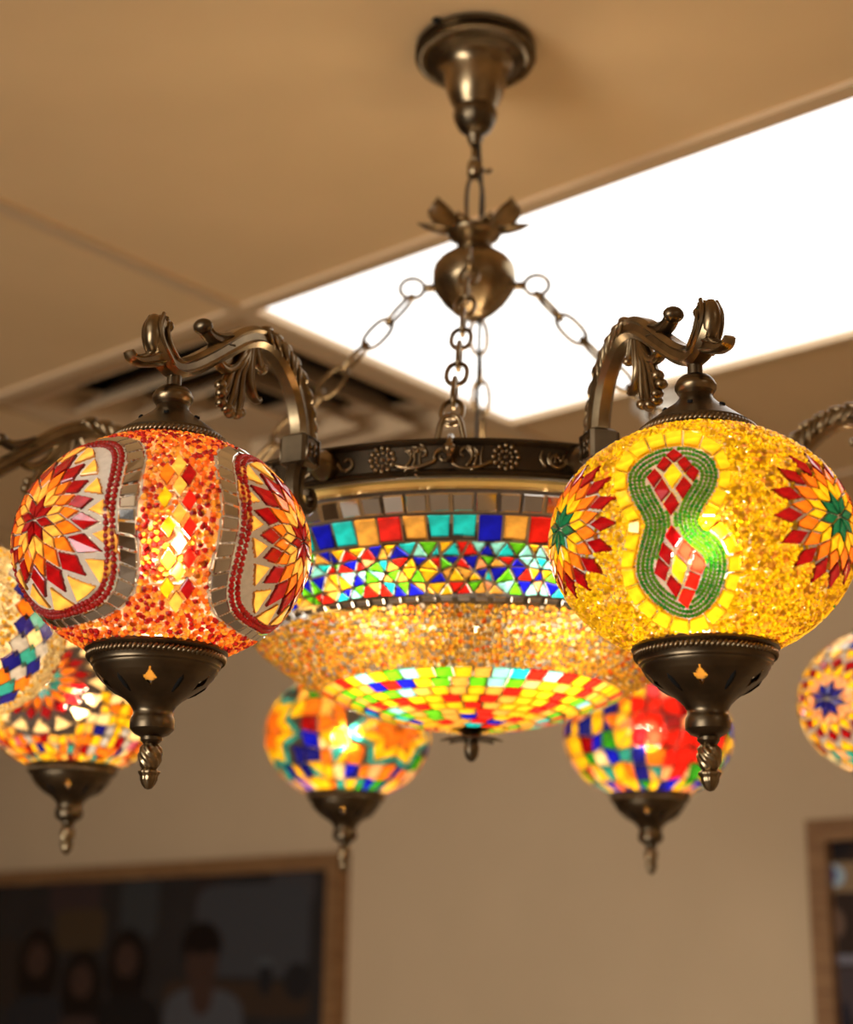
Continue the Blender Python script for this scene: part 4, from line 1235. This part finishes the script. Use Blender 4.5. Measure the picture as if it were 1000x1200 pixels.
CAP_TRIM = rope(.2005, .380, 78, .085, .0075, -.003).mesh('rope_trim'); CAP_TRIM.materials.append(B1)
mb = MB(); mb.lathe(sc([(.052, .586), (.060, .578), (.0715, .56), (.0712, .545), (.060, .528)]), 48); KNOB = mb.mesh('knob_band'); KNOB.materials.append(B1)
mb = MB()
for a in (0.0,):
    p = [(r * G * math.cos(a + s_), r * G * math.sin(a + s_), z * G) for s_, r, z in ((-.07, .1125, .4625), (.07, .1125, .4625))]
    mb.tube(p, .0075 * G, 8)
CSLOT = mb.mesh('slot'); CSLOT.materials.append(MAT['dark'])  # black bar again, the shade of a cap opening put into its colour
for me in (CUP, CAP): smooth_by_angle(me, 38)
for k in TH:
    loc = lamp_pos(k); rz = lamp_rot(k)
    c = link('bottom_cup', CUP, CH, loc, rz); link('rope_trim', CUP_TRIM, c); link('finial', FINIAL, c); link('amber_liner', LINER, c); [link('slot', SLOT, c, (0, 0, 0), rad(12 + 72 * q)) for q in range(5)]
    c = link('top_cap', CAP, CH, loc, rz); link('rope_trim', CAP_TRIM, c); link('knob_band', KNOB, c); [link('slot', CSLOT, c, (0, 0, 0), rad(60 * q + 20)) for q in range(6)]
    ld = bpy.data.lights.new('bulb', 'POINT'); ld.energy = BULB_W; ld.color = BULB_COL; ld.shadow_soft_size = .013
    lo = bpy.data.objects.new('bulb', ld); COL.objects.link(lo); lo.parent = CH; lo.location = loc + Vector((0, 0, .0))
for k in range(4):
    ld = bpy.data.lights.new('bowl_bulb', 'POINT'); ld.energy = BOWL_W; ld.color = BULB_COL; ld.shadow_soft_size = .045
    lo = bpy.data.objects.new('bowl_bulb', ld); COL.objects.link(lo); lo.parent = CH; lo.location = at(.55, -DELTA + PI / 4 + k * PI / 2, 1.62)

# ------------------------------------------------------------------ arms (local x radial, z up from the ring height in chandelier space)
HW = .040
arm_pts = [(1.545, 1.99, .052), (1.545, 2.06, .052), (1.565, 2.14, .054), (1.615, 2.235, .055), (1.70, 2.305, .048), (1.80, 2.342, .042), (1.90, 2.34, .042), (2.00, 2.295, .042), (2.10, 2.222, .038), (2.20, 2.148, .036), (2.30, 2.08, .036), (2.385, 2.042, .036), (2.45, 2.055, .040), (2.487, 2.10, .044), (2.497, 2.145, .038), (2.487, 2.18, .026), (2.468, 2.188, .016)]
def sweep(mb, pts, hw, sub=5, prof=None):
    """flat bar in the x-z plane: pts (x, z, half thickness)"""
    C = catmull(pts, sub); V, Fc = [], []
    pr = prof or [(-1, -.55), (-.55, -1), (.55, -1), (1, -.55), (.78, -.3), (.78, .3), (1, .55), (.55, 1), (-.55, 1), (-1, .55), (-.78, .3), (-.78, -.3)]
    n = len(pr); m = len(C)
    for i in range(m):
        a, b = C[max(0, i - 1)], C[min(m - 1, i + 1)]; tx, tz = b[0] - a[0], b[1] - a[1]; L = math.hypot(tx, tz); tx, tz = tx / L, tz / L
        for w, h in pr:
            V.append(((C[i][0] - tz * h * C[i][2]) * G, w * hw * min(1, .35 + C[i][2] / .034 * .65) * G, Z(C[i][1] + tx * h * C[i][2])))
    for i in range(m - 1):
        for k in range(n):
            k2 = (k + 1) % n; Fc.append((i * n + k, i * n + k2, (i + 1) * n + k2, (i + 1) * n + k))
    Fc += [tuple(range(n - 1, -1, -1)), tuple((m - 1) * n + k for k in range(n))]
    mb.add(V, Fc); return C
def T3(pts): return [(x * G, y * G, Z(z)) for x, y, z in pts]
parts = []
mb = MB(); C = sweep(mb, arm_pts, HW); me = mb.mesh('arm'); me.materials.append(B1); smooth_by_angle(me, 38); ARM = me
mb = MB()                                                     # leaves over the outside of the arch
for k in range(9):
    i = 4 + k * 3; a, b = C[i - 1], C[i + 1]; tx, tz = b[0] - a[0], b[1] - a[1]; L = math.hypot(tx, tz); tx, tz = tx / L, tz / L
    ang = math.atan2(tz, tx); x, z = C[i][0] - tz * C[i][2] * .92, C[i][1] + tx * C[i][2] * .92
    for s_ in (-1, 1):
        mb.ball((x * G, s_ * .020 * G, Z(z)), (.044 * G, .022 * G, .017 * G), 12, Matrix.Rotation(-ang + .30, 3, 'Y'))
        if k >= 5:                                            # veins of the leaf down the sides of the arch
            for dk in (-.02, .02):
                q = [(C[i][0] + tx * (dk - .035 * (1 - h)) - tz * h * C[i][2], s_ * HW * (.90 if abs(h) < .8 else .66), C[i][1] + tz * (dk - .035 * (1 - h)) + tx * h * C[i][2]) for h in (1.0, .5, -.1, -.7)]
                mb.tube(T3(q), [.009 * G, .011 * G, .009 * G, .004 * G], 6)
me = mb.mesh('leaf_ridge'); me.materials.append(B1); RIDGE = me
mb = MB()                                                     # curled tip: scroll ball, leaf and horn
mb.ball((2.452 * G, 0, Z(2.175)), (.024 * G, .032 * G, .024 * G), 14)
mb.ball((2.512 * G, 0, Z(2.125)), (.040 * G, .037 * G, .074 * G), 16, Matrix.Rotation(.12, 3, 'Y'))
mb.ball((2.475 * G, 0, Z(2.185)), (.030 * G, .030 * G, .018 * G), 14)
sweep(mb, [(2.47, 2.05, .030), (2.53, 2.022, .026), (2.585, 1.998, .020), (2.625, 1.995, .015), (2.645, 2.012, .010)], .036, 4)
for s_ in (-1, 1):
    mb.tube(T3(catmull([(2.44, s_ * .040, 2.03), (2.505, s_ * .041, 2.085), (2.528, s_ * .036, 2.145), (2.505, s_ * .03, 2.20)], 4)), .008 * G, 6)
    mb.tube(T3(catmull([(2.42, s_ * .040, 2.06), (2.465, s_ * .041, 2.095), (2.482, s_ * .036, 2.14), (2.475, s_ * .03, 2.165)], 4)), .0065 * G, 6)
me = mb.mesh('curled_tip'); me.materials.append(B1); smooth_by_angle(me, 45); TIP = me
mb = MB()
sweep(mb, [(2.08, 2.255, .034), (2.14, 2.238, .028), (2.19, 2.236, .022), (2.225, 2.25, .020)], .036, 4)
mb.ball((2.238 * G, 0, Z(2.258)), (.030 * G, .040 * G, .030 * G), 14)
me = mb.mesh('horn'); me.materials.append(B2); smooth_by_angle(me, 45); HORN = me
mb = MB()                                                     # acanthus scroll hanging inside the arch
root = (1.935, 2.285)
for j, (ex, ez) in enumerate([(2.105, 2.075), (2.112, 2.04), (2.095, 2.008), (2.068, 1.992), (2.035, 1.987), (2.002, 1.992), (1.972, 2.008)]):
    y = .010 * (j % 2 - .5)
    mb.tube(T3(catmull([(root[0], 0, root[1]), ((root[0] * .55 + ex * .45) + .012, y, root[1] * .6 + ez * .4), (root[0] * .2 + ex * .8, y, root[1] * .2 + ez * .8), (ex, y, ez)], 4)), [.018 * G] * 4 + [.013 * G] * 5 + [.011 * G] * 4, 8)
    mb.ball((ex * G, y * G, Z(ez)), (.021 * G, .026 * G, .021 * G), 10)
sweep(mb, [(1.93, 2.29, .022), (1.935, 2.21, .020), (1.93, 2.15, .018), (1.905, 2.105, .015), (1.872, 2.090, .012), (1.855, 2.10, .010)], .030, 4)
sweep(mb, [(1.90, 2.30, .018), (1.88, 2.262, .016), (1.862, 2.232, .013), (1.838, 2.232, .010)], .026, 4); mb.ball((1.845 * G, 0, Z(2.226)), (.019 * G, .024 * G, .019 * G), 10)
sweep(mb, [(1.97, 2.27, .020), (2.02, 2.19, .020), (2.07, 2.15, .019), (2.12, 2.15, .017), (2.15, 2.18, .015), (2.152, 2.225, .012)], .032, 4)
me = mb.mesh('leaf_scroll'); me.materials.append(B1); smooth_by_angle(me, 50); SCROLL = me
mb = MB()                                                     # block that carries the arm, boss against the ring
def chamfer_box(mb, c, h, b):
    x, y, z = h
    V, Fc = [], []
    oct_ = [(x - b, -y), (x, -y + b), (x, y - b), (x - b, y), (-x + b, y), (-x, y - b), (-x, -y + b), (-x + b, -y)]
    lv = [(-z, .72), (-z + b, 1), (z - b, 1), (z, .72)]
    for zz, s_ in lv:
        for px_, py_ in oct_: V.append((c[0] + px_ * s_, c[1] + py_ * s_, c[2] + zz))
    for i in range(3):
        for k in range(8): Fc.append((i * 8 + k, i * 8 + (k + 1) % 8, (i + 1) * 8 + (k + 1) % 8, (i + 1) * 8 + k))
    Fc += [tuple(range(7, -1, -1)), tuple(24 + k for k in range(8))]
    mb.add(V, Fc)
chamfer_box(mb, (1.555 * G, 0, Z(1.975)), (.062 * G, .060 * G, .068 * G), .014 * G)
me = mb.mesh('mount_block', False); me.materials.append(B2); BLOCK = me
mb = MB()
for s_ in (-1, 1):                                            # raised flower plates on the block
    y = s_ * .061
    mb.tube(T3([(1.51, y, 1.925), (1.60, y, 1.925), (1.60, y, 2.025), (1.51, y, 2.025)]), .006 * G, 6, closed=True)
    for q in range(4): mb.ball(((1.555 + .022 * math.cos(q * PI / 2 + .785)) * G, y * G, Z(1.975 + .022 * math.sin(q * PI / 2 + .785))), (.015 * G, .006 * G, .015 * G), 8)
    mb.ball((1.555 * G, y * G, Z(1.975)), (.008 * G, .010 * G, .008 * G), 8)
me = mb.mesh('flower_plate'); me.materials.append(B2); PLATE = me
mb = MB(); Rx = Matrix.Rotation(PI / 2, 3, 'Y')
mb.lathe([(0, 0), (.062 * G, 0), (.066 * G, .02 * G), (.056 * G, .05 * G), (.045 * G, .075 * G), (.03 * G, .15 * G), (0, .15 * G)], 28, axis=Rx, org=(1.362 * G, 0, Z(1.972)))
me = mb.mesh('boss'); me.materials.append(B1); smooth_by_angle(me, 40); BOSS = me
mb = MB()
sweep(mb, [(1.565, 1.925, .040), (1.585, 1.86, .036), (1.59, 1.80, .032), (1.565, 1.755, .028), (1.52, 1.74, .024), (1.475, 1.762, .020), (1.455, 1.80, .016), (1.475, 1.832, .014), (1.50, 1.825, .012)], .034, 5)
me = mb.mesh('lower_scroll'); me.materials.append(B2); smooth_by_angle(me, 40); LOWER = me
for k in TH:
    th = rad(TH[k]) - DELTA
    o = link('arm', ARM, CH, (0, 0, 0), th - PI / 2)
    for nm, me in (('leaf_ridge', RIDGE), ('curled_tip', TIP), ('horn', HORN), ('leaf_scroll', SCROLL), ('mount_block', BLOCK), ('flower_plate', PLATE), ('boss', BOSS), ('lower_scroll', LOWER)):
        link(nm, me, o)
